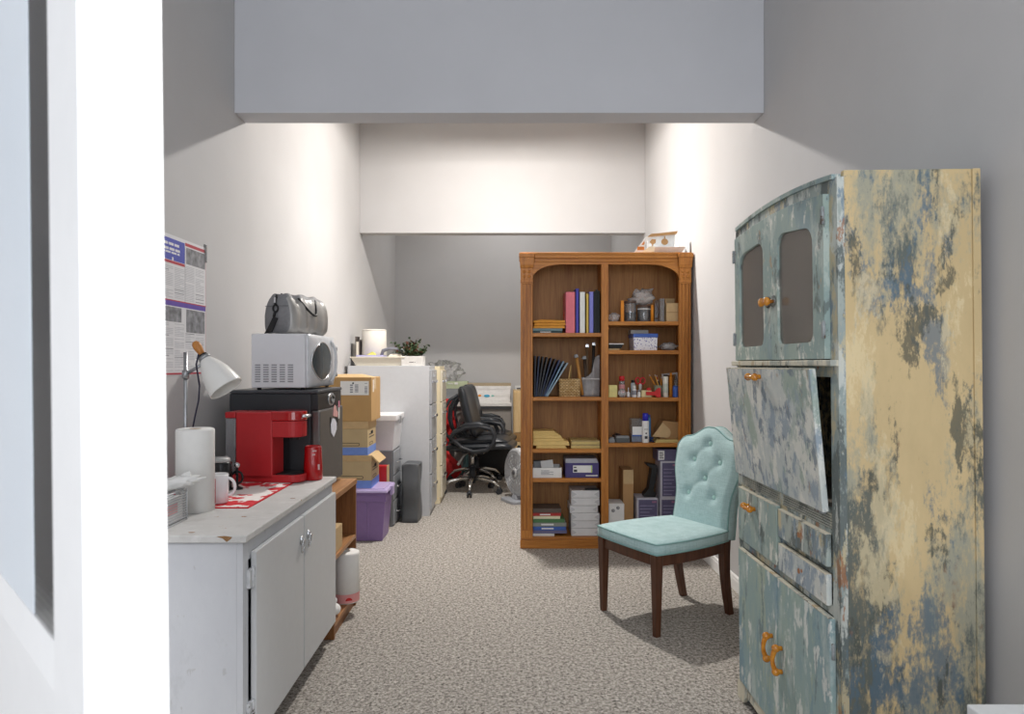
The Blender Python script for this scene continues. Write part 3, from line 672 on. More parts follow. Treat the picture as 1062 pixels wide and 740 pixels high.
# L5 : books and reams
z = SL['L5']; zz = z
bc = [('#d8d8d4', 575, .018, 'white booklet lying lowest under the book pile at the bottom left'), ('#6d6b8e', 588, .024, 'dusky violet book second from the bottom of the pile'), ('#3f62ae', 587, .026, 'bright blue book in the book pile on the bottom shelf'), ('#8d9088', 587.5, .030, 'grey book above the bright blue one in the book pile'),
      ('#4f7a4e', 585.5, .026, 'green book in the middle of the book pile'), ('#e6e0bf', 581, .022, 'cream book under the red one in the book pile'), ('#a8302c', 582, .022, 'red book near the top of the book pile'), ('#5c5048', 582, .032, 'brown-grey book lying topmost of the book pile')]
for i, (c, p, h, lab) in enumerate(bc):
    a, b = xs(552.6, p); lying('book', a+.002*(i % 3), b, 4.985+.006*(i % 2), 5.17, zz+.0004, zz+h, pm('cover_'+c, c, .5), lab, 'book', 'book pile on the bottom left shelf', spine=paper if i in (2, 3, 6) else None); zz += h
zz = z; rl = ['bottom white paper ream of the stack of six', 'second white paper ream from the bottom of the stack', 'third white paper ream from the bottom of the stack', 'fourth white paper ream, shifted left of the others', 'fifth white paper ream from the bottom of the stack', 'topmost white paper ream of the stack, dark mark on top']
wrap = pm('ream_wrap', '#d5d5d6', .45, var=.03)
for i in range(6):
    a, b = xs(592.5, 622); a -= .010 if i == 3 else 0; b -= .012 if i == 3 else 0; y0 = 4.985+.004*(i % 2)
    t = thing('paper_ream', rl[i], 'paper ream', ((a+b)/2, 5.1, zz), group='paper reams on the bottom left shelf')
    obj('wrapper', G(wrap).box(a, b, y0, 5.2, zz+.0005, zz+.0545), t, .004)
    g = G(pm('ream_fold', '#b9babd', .5)); g.prism([(a+.003, zz+.005), (a+.04, zz+.027), (a+.003, zz+.05)], y0-.0008, y0, 'y').prism([(b-.003, zz+.005), (b-.04, zz+.027), (b-.003, zz+.05)], y0-.0008, y0, 'y'); obj('folded_end', g, t); zz += .0555
single('stapler', G(black).box(X(607, D0), X(621, D0), 4.99, 5.03, zz+.0003, zz+.012), 'flat black stapler lying on top of the paper reams', 'stapler', bevel=.003)
# R1
z = SR['R1']
def crumple(c, r, sc, amp, seed, n=22, m=14):
    rr = random.Random(seed); ph = [(rr.uniform(3, 9), rr.uniform(3, 9), rr.uniform(0, 6), rr.uniform(.4, 1)) for _ in range(7)]
    g = G(bagm); g.smooth = True; c = Vector(c)
    def f(u, v):
        th, p = 2*PI*u, -PI/2+PI*v; k = 1+amp*sum(w*math.sin(a*th//1*0+a*math.cos(th)*2+q)*math.sin(b*p+q) for a, b, q, w in ph)/2.2
        return c+Vector((sc[0]*r*k*math.cos(p)*math.cos(th), sc[1]*r*k*math.cos(p)*math.sin(th), max(-sc[2]*r*.98, sc[2]*r*k*math.sin(p))))
    V = g.grid(f, n, m, wrap=True); return g
a, b = xs(631.5, 643.5); single('plastic_bag', crumple(((a+b)/2, 5.02, z+.032), .032, (1.3, 1, 1), .3, 3), 'small crumpled clear bag at the left end of the top right shelf', 'bag')
def jar(px0, px1, h, dark, label, d=5.05, band=None):
    a, b = xs(px0, px1, d); c = (a+b)/2; r = (b-a)/2; t = thing('jar', label, 'jar', (c, d, z))
    obj('contents', G(pm('jar_dark', '#33363a', .35)).lathe([(0, 0), (r*.95, 0), (r*.95, dark), (0, dark)], (c, d, z+.0005), 20, closed=False), t)
    obj('wall', G(clear).lathe([(r*.97, .0), (r, .004), (r, h-.012), (r*.96, h-.008)], (c, d, z), 24, closed=False), t)
    obj('lid', G(pm('jar_lid', '#5d4a42', .4)).lathe([(0, h+.004), (r*1.02, h+.004), (r*1.03, h-.012), (0, h-.012)], (c, d, z), 24, closed=False), t)
    if band: obj('label', G(band).lathe([(r*1.01, dark+.002), (r*1.01, h-.02)], (c, d, z), 24, closed=False), t)
jar(647.5, 659.5, .150, .07, 'tall clear jar with dark contents beside the upright orange ruler')
jar(661, 674.5, .118, .09, 'short jar with dark contents under a crumpled clear bag', band=paper)
a, b = xs(643.8, 647, 5.0); single('ruler', G(orange).box(a, b, 4.995, 5.015, z, z+.155), 'flat orange ruler standing upright left of the tall jar', 'ruler', bevel=.002)
a, b = xs(675, 678, 4.99); single('marker', G(orange).lathe([(0, 0), (.010, 0), (.010, .1), (.0085, .103), (.0085, .118), (.004, .122), (0, .122)], ((a+b)/2, 4.995, z), 14), 'fat orange marker standing between the short jar and the cardboard box', 'marker')
cx = X(667, 5.06); single('plastic_bag', crumple((cx, 5.08, z+.1845), .06, (1.45, .8, .95), .35, 8), 'large crumpled clear bag lying over the short jar on the top right shelf', 'bag')
a, b = xs(684.5, 689, 5.0); single('file_sleeve', G(clear).box(a, b, 5.0, 5.18, z, z+.17), 'clear upright file sleeve beside the cardboard box on the top right shelf', 'sleeve', bevel=.002)
a, b = xs(691, 705, 5.0); t = thing('cardboard_box', 'open cardboard box at the right end of the top right shelf', 'box', ((a+b)/2, 5.08, z)); b = min(b, 1.300)
P = [(a, 4.995), (b, 4.995), (b, 5.17), (a, 5.17)]; Q = [(a+.004, 4.999), (b-.004, 4.999), (b-.004, 5.166), (a+.004, 5.166)]
obj('body', G(cardl).ring(P, Q, z, z+.135, 'z').prism(Q, z, z+.005, 'z'), t)
obj('flap', G(cardl).prism([(a+.01, z+.136), (b, z+.136), (b, z+.185), (a+.03, z+.185)], 5.160, 5.164, 'y'), t)
obj('flap', G(card).prism([(5.0, z+.136), (5.16, z+.136), (5.14, z+.160), (5.02, z+.16)], a-.006, a-.002, 'x'), t)
obj('seam_tape', G(pm('tape_brown', '#94713f', .4)).box(a, b, 4.9942, 4.995, z+.066, z+.070), t)
# R2
z = SR['R2']; a, b = xs(631.5, 645.5)
t = thing('tray', 'flat black tray with a white rim at the left of the second right shelf', 'tray', ((a+b)/2, 5.05, z)); obj('base', G(cardl).box(a, b-.02, 4.99, 5.12, z, z+.014), t, .002); obj('body', G(black).tbox((a, b-.008, 4.985, 5.12, z+.0145), (a, b+.006, 4.98, 5.125, z+.043)), t, .003); obj('rim', G(paper).box(a, b+.008, 4.978, 5.127, z+.043, z+.05), t, .002)
a, b = xs(657, 682); t = thing('storage_box', 'white storage box speckled with blue and violet under a blue lid', 'box', ((a+b)/2, 5.07, z))
fm_ = NT('floral_print'); vo = fm_.n('ShaderNodeTexVoronoi', Scale=75); fm_.l(fm_.coord(), vo.inputs['Vector']); f_ = fm_.ramp(vo.outputs['Distance'], [(.26, col4('#6a62a4')), (.36, col4('#e2e1e6'))]); fm_.l(f_, fm_.b.inputs['Base Color'])
obj('body', G(fm_.mat).tbox((a+.004, b-.003, 4.99, 5.17, z), (a, b, 4.985, 5.175, z+.095)), t, .003)
obj('lid', G(blue).box(a-.003, b+.003, 4.981, 5.178, z+.095, z+.122), t, .004)
a2, b2 = xs(653, 671, 5.1); single('box', G(pm('box_grey', '#a7a6a2', .6)).box(a2, b2, 5.05, 5.17, z+.1225, z+.152), 'flat grey box lying on the blue lid of the speckled storage box', 'box', bevel=.002)
a, b = xs(685, 704.5, 5.02); single('plastic_bag', crumple(((a+b)/2-.004, 5.06, z+.028), .028, (2.3, 2.2, 1), .35, 12), 'flat crumpled clear bag at the right of the second right shelf', 'bag')
# R3
z = SR['R3']; a, b = xs(631.5, 640.3)
t = thing('sticky_notes', 'pale yellow sticky note stack at the left of the shelf with red things', 'notes', ((a+b)/2, 5.02, z)); stm = pm('sticky_yellow', '#ddd38c', .7)
zz = z
for k in range(2): obj('pad', G(stm).box(a+.001*k, b, 4.99, 5.06, zz+.0004, zz+.044), t, .001); zz += .0445
def can(px0, px1, h, m, mc, label, name='bottle', cat='bottle', d=5.02, cap=.03, capr=.75, mid=None, grp=None):
    a, b = xs(px0, px1, d); c = (a+b)/2; r = (b-a)/2; t = thing(name, label, cat, (c, d, z), group=grp)
    obj('body', G(m).lathe([(0, 0), (r*.95, 0), (r, .004), (r, h-cap-.008), (r*capr, h-cap), (0, h-cap)], (c, d, z), 20, closed=False), t)
    obj('cap', G(mc).lathe([(0, h), (r*capr*.85, h), (r*capr*.95, h-.004), (r*capr, h-cap), (0, h-cap)], (c, d, z), 16, closed=False), t)
    if mid: obj('label', G(mid).lathe([(r*1.012, h*.2), (r*1.012, h*.6)], (c, d, z), 20, closed=False), t)
    return t
can(641.8, 648, .155, clear, red, 'clear glue bottle with a red cap beside the sticky notes', cap=.035, capr=.95, mid=pm('label_pink', '#c98a8c', .5))
g = crumple((X(645, 4.995), 4.985, z+.03), .030, (1.0, .6, 1), .3, 21); single('plastic_bag', g, 'tiny crumpled clear bag before the red capped glue bottle', 'bag')
can(650, 653.4, .07, paper, paper, 'tiny white nozzle bottle left of the correction bottles', cap=.03, capr=.35)
can(654, 658.5, .125, pm('bottle_grey', '#aab4b8', .4), black, 'grey bottle with a dark cap behind the white correction bottle', d=5.06, cap=.02)
can(655.5, 660.3, .085, paper, paper, 'small white correction bottle in front of the grey bottle', d=5.0, cap=.025, capr=.6, mid=ink)
can(661, 664.4, .055, paper, greyp, 'shortest white bottle between the correction bottle and the tape dispenser', d=5.0, cap=.015)
t = thing('scissors', 'red handled scissors hanging upright behind the small white bottles', 'scissors', (X(664, 5.08), 5.08, z)); g = G(red)
for k in (-1, 1): g.tube([(X(664, 5.08)+k*.018+.017*math.cos(q), 5.08, z+.118+.024*math.sin(q)) for q in [2*PI*i/16 for i in range(16)]], .0055, 8, True)
obj('handles', g, t); obj('blades', G(steel2).tbox((X(664, 5.08)-.004, X(664, 5.08)+.004, 5.079, 5.081, z), (X(664, 5.08)-.012, X(664, 5.08)+.012, 5.078, 5.082, z+.1)), t)
a, b = xs(665, 684.5, 5.0); t = thing('tape_dispenser', 'red and cream tape dispenser lying on the shelf before the pencil cup', 'tape dispenser', ((a+b)/2, 5.0, z))
g = G(pm('cream_plastic', '#dccf9f', .5)).box(a, a+.075, 4.985, 5.03, z, z+.05); obj('tape_box', g, t, .004)
g = G(red).prism([(a+.03, z+.016), (b-.04, z+.014), (b-.03, z), (b, z), (b, z+.068), (b-.02, z+.07), (b-.045, z+.042), (a+.03, z+.042)], 4.972, 4.984, 'y'); obj('grip', g, t, .003)
g = G(red).cyl((a+.055, 4.986, z+.056), (a+.055, 5.02, z+.056), .014); obj('cutter', g, t)
cxp, dy = X(683.5, 5.08), 5.08; t = thing('pencil_cup', 'mesh pencil cup behind the red tape dispenser', 'cup', (cxp, dy, z)); mesh_ = pm('cup_green_grey', '#8b8d78', .6)
obj('body', G(mesh_).lathe([(0, 0), (.036, 0), (.04, .085), (.037, .085), (.033, .006), (0, .006)], (cxp, dy, z), 20, closed=False), t)
pl = ['orange pencil leaning furthest left in the pencil cup', 'yellow pencil second from the left in the pencil cup', 'red pencil upright in the pencil cup', 'orange pencil at the right of the pencil cup', 'black pencil at the back of the pencil cup']
for i, (an, c) in enumerate(((-.50, '#d98a1f'), (-.30, '#e0a94a'), (-.12, '#b8342c'), (.05, '#c98428'), (-.4, '#2b2b2b'))):
    t = thing('pencil', pl[i], 'pencil', (cxp+.012*(i-1.5)*.6+(.022 if an < -.25 else 0), dy-.006+.008*(i % 3), z+.008), (0, an, 0), local=True, group='pencils in the cup')
    obj('shaft', G(pm('pencil_'+c, c, .4)).cyl((0, 0, .0), (0, 0, .165-.012*i), .0042, n=6), t); obj('eraser', G(pm('eraser_tip', '#b9a7a0', .6)).cyl((0, 0, .165-.012*i), (0, 0, .176-.012*i), .0042, n=8), t)
can(687.5, 693, .165, pm('tube_cream', '#e3e0d2', .4), black, 'tall cream tube standing right of the pencil cup', name='tube', cat='tube', cap=.012, capr=.9, mid=pm('label_grn', '#c7cdbf', .5))
can(694, 697.4, .178, orange, orange, 'tall orange tube behind the cream tube', name='tube', cat='tube', d=5.07, cap=.03)
can(697.8, 703.3, .085, blue, pm('blue_dark', '#35528f', .4), 'round blue tub at the right end of the shelf with red things', name='tub', cat='tub', d=5.0, cap=.012, capr=1.0)
can(699, 703, .16, clear, clear, 'tall clear bottle behind the round blue tub', d=5.08, cap=.03, capr=.5)
g = G(pm('frame_pale', '#c3bfbd', .5)).box(-.06, .06, -.004, .004, .155, .17).box(.048, .06, -.004, .004, 0, .155).box(-.06, -.05, -.004, .004, .0, .155); g.bm.transform(Matrix.Translation((X(697, 5.16), 5.16, z)) @ Matrix.Rotation(-.12, 4, 'Y')); 
for v_ in g.bm.verts: v_.co.z += .006
single('picture_frame', g, 'thin pale frame leaning behind the cream and orange tubes', 'frame', bevel=.001)
# R4
z = SR['R4']; a, b = xs(631.5, 653.5)
t = thing('adapter', 'flat dark grey electronic adapter with cable at the left of the spray can shelf', 'adapter', ((a+b)/2, 5.04, z))
obj('body', G(pm('adapter_grey', '#55595a', .4)).box(a+.05, b, 4.99, 5.06, z, z+.035), t, .004); obj('panel', G(greyp).box(a+.055, b-.005, 4.99, 5.055, z+.035, z+.048), t, .002)
obj('cable', G(black).tube([(a+.07+.028*math.cos(q*1.0), 5.09+.02*math.sin(q*1.3), z+.008+.0035*q) for q in [i*.5 for i in range(30)]], .004, 6), t)
single('phone', G(greyp).box(a, a+.045, 4.99, 5.05, z, z+.028).box(a+.01, a+.04, 4.995, 5.04, z+.028, z+.038), 'small silver gadget left of the dark grey adapter', 'gadget', bevel=.004)
a, b = xs(654.5, 665.5, 5.05); t = thing('container', 'clear square container with a white label beside the spray can', 'container', ((a+b)/2, 5.06, z))
obj('body', G(clear).box(a-.004, b, 5.02, 5.11, z, z+.175), t, .004); obj('label', G(paper).box(a+.004, b-.002, 5.015, 5.02, z+.055, z+.115), t); obj('band', G(blue).box(a+.002, b-.002, 5.0145, 5.02, z+.045, z+.055), t); obj('contents', G(pm('dim_blue', '#8d98b0', .5)).box(a, b-.004, 5.024, 5.106, z+.004, z+.045), t)
t = can(665.8, 673, .215, paper, pm('cap_blue', '#2f2fb0', .3), 'white spray can with a royal blue cap on the fourth right shelf', name='spray_can', cat='spray can', d=5.0, cap=.055, capr=.86)
a, b = xs(666, 672.8, 5.0); obj('print', G(inkd).ball(((a+b)/2, 4.974, z+.07), .006, (1, .3, 1)).box((a+b)/2-.01, (a+b)/2+.01, 4.9735, 4.977, z+.03, z+.05).box((a+b)/2-.014, (a+b)/2+.014, 4.9735, 4.977, z+.098, z+.101), t)
can(671, 675, .20, pm('bottle_blue', '#4a82b8', .4), blue, 'blue bottle half hidden behind the white spray can', d=5.07, cap=.02, capr=.7)
a, b = xs(676, 704, 5.02); b = min(b, 1.302)
for i in range(2): single('paper_pad', G(ym).box(a+.02+.012*i, b-.004, 4.99, 5.16, z+.011*i+.0003, z+.011*i+.0108), ('lower yellow pad under the open brown box', 'upper yellow pad directly under the open brown box')[i], 'pad', 'yellow pads under the brown box', .001)
z2 = z+.0222; t = thing('cardboard_box', 'brown box with a rounded loose flap lying on yellow pads', 'box', ((a+b)/2, 5.08, z2))
obj('body', G(card).prism([(a+.06, z2), (b, z2), (b, z2+.125), (a+.085, z2+.135), (a+.045, z2+.06)], 5.03, 5.16, 'y'), t, .002)
fp = [(a, z2+.022)]+[(a+.10+.035*math.cos(q), z2+.05+.04*math.sin(q)) for q in [-1.2, -.6, 0, .6, 1.1]]+[(a+.075, z2+.125)]
obj('flap', G(cardl).prism(fp, 5.0, 5.004, 'y', Matrix.Rotation(0, 4, 'X')), t)
g = G(pm('cable_blue', '#2d4470', .5)); g.tube([(a-.012+.022*math.cos(q), 5.01+.015*math.sin(q*1.2), z+.008+.0035*q) for q in [i*.5 for i in range(20)]], .0055, 6); single('cable', g, 'coiled dark blue cable beside the brown box with the rounded flap', 'cable')
# R5
z = SR['R5']; a, b = xs(631.5, 647.5); t = thing('box', 'white box with small round symbols on the bottom right shelf', 'box', ((a+b)/2, 5.08, z))
obj('body', G(paper).box(a, b, 4.99, 5.17, z, z+.235), t, .002); g = G(inkd)
for px, zz in ((636, .185), (641, .205)): 
    g.tube([(X(px, D0)+.010*math.cos(q), 4.9895, z+zz+.010*math.sin(q)) for q in [2*PI*i/14 for i in range(14)]], .0022, 5, True); g.box(X(px, D0)-.004, X(px, D0)+.004, 4.989, 4.99, z+zz-.004, z+zz+.004)
obj('print', g, t)
a, b = xs(646.2, 657, 5.05); t = thing('cardboard_box', 'tall narrow brown cardboard box between the white box and the black bracket', 'box', ((a+b)/2, 5.14, z)); obj('body', G(card).box(a, b, 5.05, 5.24, z, z+.475), t, .002); obj('tape', G(cardl).box(a+.004, b-.001, 5.0492, 5.05, z+.37, z+.474), t)
def toner(px0, px1, z0, z1, d, label, wl=True):
    a, b = xs(px0, px1, d); b = min(b, 1.303); t = thing('printer_box', label, 'box', ((a+b)/2, d+.09, z0), group='purple and grey printed boxes on the bottom right shelf')
    obj('body', G(pm('toner_grey', '#b9b8c2', .5)).box(a, b, d, d+.18, z0, z1), t, .002)
    obj('printed_panel', G(pm('toner_purple', '#5c5877', .5)).box(a+.013, b-.006, d-.001, d, z0+.012, z1-.013), t)
    g = G(pm('toner_print', '#8e8aa8', .6)); n = max(2, int((z1-z0)/.03))
    for k in range(n): g.box(a+.022, a+.022+(b-a)*(.45+.25*((k*7) % 3)/2), d-.0018, d-.001, z0+.025+k*(z1-z0-.06)/n, z0+.030+k*(z1-z0-.06)/n)
    g.use(pm('toner_pink', '#9a6a88', .6)).box(b-.045, b-.012, d-.0018, d-.001, z1-.035, z1-.022); obj('print', g, t)
toner(660.5, 682.5, z, z+.275, 5.0, 'purple and grey printed box under the black bracket, left one at the bottom')
toner(684.5, 703, z, z+.275, 5.0, 'purple and grey printed box at the bottom right under the tall one')
toner(685, 704, z+.2755, z+.545, 5.0, 'tall purple and grey printed box in the right corner behind the aqua chair')
a, b = xs(682, 704, 5.0); b = min(b, 1.303); t = thing('printer_box', 'small purple and grey box with a white label topmost in the right corner', 'box', ((a+b)/2, 5.09, z+.5455), group='purple and grey printed boxes on the bottom right shelf')
obj('body', G(pm('toner_purple', '#5c5877', .5)).box(a, b, 5.0, 5.17, z+.5455, z+.632), t, .002); obj('label', G(paper).box(a+.006, a+.05, 4.999, 5.0, z+.555, z+.622), t)
g = G(inkd)
for k in range(4): g.box(a+.012, a+.044-.005*(k % 2), 4.9983, 4.999, z+.565+.013*k, z+.571+.013*k)
obj('print', g, t)
br = [(0, 0), (.09, 0), (.095, .02), (.075, .05), (.105, .20), (.10, .235), (.02, .25), (.02, .235), (.06, .21), (.035, .06), (0, .02)]
xx = X(668, 5.03); single('bracket', G(black).prism([(xx+p*.95, z+.2755+q) for p, q in br], 5.03, 5.12, 'y'), 'black moulded plastic bracket standing on the left printed box', 'bracket', bevel=.004)
# on top of the bookcase
z = 2.1425; a, b = X(673, 5.02), X(711, 5.02)
t = thing('pastry_box', 'open white paper box with tan printed patches lying on top of the bookcase', 'box', ((a+b)/2, 5.12, z)); wp = pm('box_paper_white', '#dfe3e4', .6)
g = G(wp).tbox((a+.03, b-.03, 5.03, 5.2, z+.008), (a-.01, b-.005, 4.99, 5.24, z+.05)); g.tbox((a+.04, b-.05, 5.05, 5.2, z), (a+.03, b-.03, 5.03, 5.2, z+.008)); obj('tray', g, t, .002)
yl = 5.06; pw_ = [(a-.004, z+.05), (b-.075, z+.05), (b-.065, z+.155), (a-.004, z+.135)]
obj('lid', G(wp).prism(pw_, yl, yl+.006, 'y'), t)
tan = pm('tan_print', '#b8905f', .6); g = G(tan); g.prism([(a+.012, z+.095), (a+.03, z+.118), (a+.06, z+.115), (a+.058, z+.09), (a+.04, z+.078), (a+.038, z+.066), (a+.03, z+.066), (a+.03, z+.08)], yl-.0012, yl, 'y')
g.prism([(a+.125+.026*math.cos(q), z+.098+.024*math.sin(q)) for q in [2*PI*i/12 for i in range(12)]], yl-.0012, yl, 'y').box(a+.121, a+.129, yl-.0012, yl, z+.115, z+.14)
g.prism([(a-.006, z+.132), (b-.062, z+.152), (b-.055, z+.172), (a+.09, z+.158), (a+.02, z+.152)], yl-.03, yl+.012, 'y'); obj('tan_print', g, t)
obj('side_flap', G(wp).prism([(5.07, z+.05), (5.2, z+.05), (5.19, z+.14)], b-.035, b-.031, 'x'), t)
t = thing('paper_sheet', 'bent white leaflet with orange print leaning by the white box atop the bookcase', 'paper', (a-.06, 5.03, z))
sh = [(a-.125, z+.0005), (a-.115, z+.004), (a-.02, z+.13), (a-.006, z+.13), (a-.03, z+.06), (a-.03, z+.0005)]
obj('sheet', G(paper).prism(sh, 5.02, 5.028, 'y'), t)
g = G(pm('print_orange', '#c9803c', .6)).box(a-.085, a-.035, 5.0185, 5.02, z+.03, z+.055).prism([(a-.055, z+.07), (a-.035, z+.095), (a-.03, z+.08), (a-.04, z+.066)], 5.0185, 5.02, 'y'); obj('print', g, t)
single('paper_fold', G(pm('cream_paper', '#ece3c8', .6)).prism([(a-.07, z+.0004), (a+.0, z+.05), (a+.034, z+.05), (a+.03, z+.014), (a-.01, z+.0004)], 4.975, 4.98, 'y'), 'folded cream paper in front of the white box atop the bookcase', 'paper')
# ---------------------------------------------------------------- left: low counter cabinet
cnt = thing('counter_cabinet', 'low pale grey painted cabinet with two doors and ring pulls along the left wall', 'cabinet', (-1.13, 2.73, 0))
cg = weathered('counter_paint', '#c3c5c9', '#bdbfc4', [('#aeb0b3', 6, .90, .10, .5), ('#8f8a84', 22, .98, .03, .3)], 4, .6)
ctop = weathered('counter_top_paint', '#c6c5c3', '#bfbebc', [('#d4d3d2', 7, .84, .12, .6), ('#aaa7a3', 10, .88, .10, .5), ('#a07c54', 20, .985, .03, .9)], 9, 1)
cx0, cx1, cy0, cy1, ct = XL+.016, -.835, 2.165, 3.275, .792
g = G(cg).box(cx0, cx1-.02, cy0, cy0+.018, .10, ct-.025).box(cx0, cx1-.02, cy1-.018, cy1, .10, ct-.025).box(cx0, cx1-.02, cy0+.018, cy1-.018, .10, .118).box(cx0, cx0+.012, cy0+.018, cy1-.018, .118, ct-.025)
obj('carcass', g, cnt, .001)
g = G(cg).box(cx1-.02, cx1, cy0, cy0+.045, .10, ct-.025).box(cx1-.02, cx1, cy1-.04, cy1, .10, ct-.025).box(cx1-.02, cx1, cy0+.045, cy1-.04, .70, ct-.025).box(cx1-.02, cx1, cy0+.045, cy1-.04, .10, .13)
obj('face_frame', g, cnt, .001)
obj('toe_kick', G(pm('toe_dark', '#55534f', .8)).box(cx0, cx1-.11, cy0+.0, cy1, 0, .10), cnt)
obj('worktop', G(ctop).box(XL+.015, -.8185, 2.150, 3.292, ct-.024, ct), cnt, .004)
chip = pm('bare_wood_chip', '#8d6a45', .8, var=.25, scale=60)
obj('chipped_patch', G(chip).prism([(-.912, .789), (-.885, .791), (-.862, .7875), (-.868, .781), (-.880, .772), (-.893, .783)], 2.1492, 2.1505, 'y'), cnt)
for x_, y_ in ((-1.01, 2.19), (-.93, 2.42), (-.86, 2.75)): obj('chipped_patch', G(chip).prism([(x_+.010*math.cos(q)*(1+.3*math.sin(3*q)), y_+.007*math.sin(q)*(1+.3*math.cos(2*q))) for q in [2*PI*i/10 for i in range(10)]], .7915, ct+.0004, 'z'), cnt)
ring_m = pm('pull_silver', '#cfd1d4', .22, .85)
cd = pm('door_grey', '#c6c8ca', .42, var=.015)
for i, (a, b) in enumerate(((2.225, 2.748), (2.758, 3.262))):
    dr = obj('door', G(cd).box(cx1+.002, cx1+.021, a, b, .105, .722), cnt, .003)
    yk = b-.042 if i == 0 else a+.042
    g = G(ring_m).lathe([(0, 0), (.011, 0), (.012, .003), (.007, .007), (.007, .011), (0, .012)], n=16, M=Matrix.Translation((cx1+.021, yk, .636)) @ Matrix.Rotation(PI/2, 4, 'Y') @ Matrix.Scale(1.7, 4, (1, 0, 0)))
    g.tube([(cx1+.031+.004*math.cos(q), yk+.0155*math.sin(q), .612+.026*math.cos(q)) for q in [2*PI*k/20 for k in range(20)]], .0032, 8, True)
    obj('ring_pull', g, dr)
    if i == 0:
        hgm = weathered('hinge_old', '#c9cbce', '#b8babd', [('#4a4038', 30, .86, .04, .9)], 40, 1)
        for zh in (.64, .21): obj('hinge', G(hgm).box(cx1, cx1+.012, a-.032, a-.004, zh-.03, zh+.03).cyl((cx1+.012, a-.006, zh-.034), (cx1+.012, a-.006, zh+.034), .006), dr, .001)
# open wooden shelf unit beyond it
ux0, ux1, uy0, uy1, uz = XL+.016, -.828, 3.300, 3.790, .700
un = thing('shelf_unit', 'open brown wooden shelf unit under the black mini fridge', 'shelf', ((ux0+ux1)/2, 3.545, 0))
uo = wood('unit_wood_x', '#8a5c38', '#b58558', 'y', .45); uov = wood('unit_wood_v', '#6f4526', '#94643c', 'z', .45)
obj('top', G(uo).box(ux0, ux1, uy0, uy1, uz-.028, uz), un, .002)
obj('side_panel', G(uov).box(ux0, ux1-.004, uy0, uy0+.02, 0, uz-.028), un, .001); obj('side_panel', G(uov).box(ux0, ux1-.004, uy1-.02, uy1, 0, uz-.028), un, .001)
obj('back_panel', G(uov).box(ux0, ux0+.008, uy0+.02, uy1-.02, .03, uz-.028), un)
for z in (.395, .075): obj('shelf', G(uo).box(ux0+.008, ux1-.004, uy0+.02, uy1-.02, z-.02, z), un, .001)
obj('kick_board', G(uov).box(ux1-.03, ux1-.015, uy0+.02, uy1-.02, 0, .055), un)
c = (-.853, 3.640, .0755); t = thing('paper_roll', 'big white paper roll with a pink band low in the wooden shelf unit', 'paper roll', c)
rollm = pm('tissue_white', '#e9e8e5', .85, var=.02, bump=.2)
obj('roll', G(rollm).lathe([(.022, .262), (.06, .262), (.068, .258), (.069, .25), (.069, 0), (.022, 0), (.022, .262)], c, 36, closed=False), t)
obj('pink_band', G(pm('pink_band', '#dd9a98', .6)).lathe([(.0695, .004), (.0697, .05)], c, 36, closed=False), t)
g = G(red); g.prism([(.018*math.cos(q), .016*math.sin(q)) for q in [PI*i/10 for i in range(11)]], .0698, .0712, 'x', Matrix.Translation((c[0], c[1], c[2]+.018)) @ Matrix.Rotation(-1.15, 4, 'Z')); obj('red_mark', g, t)
single('cardboard_box', G(cardl).box(-1.02, -.845, 3.335, 3.52, .3955, .515), 'small brown cardboard box on the middle shelf of the wooden unit', 'box', bevel=.002)
g = G(rollm); g.ball((-.90, 3.40, .5525), .04, (1.2, 1, .9)); single('tissue_pack', g, 'white tissue bundle lying on the small brown box in the wooden unit', 'tissue')
g = G(paper); g.ball((-.868, 3.415, .107), .04, (1.0, 1, .78)); g.ball((-.865, 3.42, .15), .018); single('bag', g, 'small white tied bag on the lowest shelf left of the paper roll', 'bag')
# mini fridge
fx0, fx1, fy0, fy1, fz0, fz1 = -1.345, -.905, 3.315, 3.815, .705, 1.207
fy1 = 3.785
fr = thing('mini_fridge', 'black compact fridge with grey door standing on the wooden shelf unit', 'fridge', (-1.12, 3.55, .7005))
fb = pm('fridge_black', '#2c2e32', .42, var=.04, bump=.05); fg = pm('fridge_door', '#6e6c6a', .32, .5, var=.04)
obj('body', G(fb).box(fx0, fx1-.045, fy0, fy1, fz0+.012, fz1-.018), fr, .006)
obj('top_cover', G(pm('fridge_top', '#46484c', .35)).box(fx0, fx1-.006, fy0-.002, fy1+.002, fz1-.0175, fz1), fr, .006)
obj('door', G(fg).box(fx1-.040, fx1, fy0+.002, fy1-.002, fz0+.014, fz1-.10), fr, .008)
obj('door_seal', G(black).box(fx1-.0455, fx1-.040, fy0+.006, fy1-.006, fz0+.016, fz1-.02), fr)
g = G(black).box(fx1-.040, fx1-.010, fy0+.002, fy1-.002, fz1-.10, fz1-.018); obj('handle_recess', g, fr, .004)
g = G(pm('badge_silver', '#b5b7ba', .25, .8)); MB_ = Matrix.Translation((fx1-.010, 3.565, fz1-.056)) @ Matrix.Rotation(PI/2, 4, 'Y')
g.lathe([(0, 0), (.034, 0), (.034, .003), (.030, .006), (0, .006)], n=28, M=MB_ @ Matrix.Scale(1.9, 4, (0, 1, 0))); g.use(black).tube([(fx1-.003, 3.565+.034*math.cos(q), fz1-.056+.018*math.sin(q)) for q in [2*PI*i/20 for i in range(16)]], .004, 6); obj('badge', g, fr)
for x in (fx0+.03, fx1-.07):
    for y in (fy0+.03, fy1-.03): obj('foot', G(black).cyl((x, y, .7003), (x, y, fz0+.013), .016, n=12), fr)
t = thing('magnet', 'white teardrop paper magnet with black edges on the fridge door', 'magnet', (fx1, 3.60, 1.03), group='fridge magnets')
MG = Matrix.Translation((0, 3.57, 1.01)) @ Matrix.Scale(1.7, 4, (0, 1, 0))
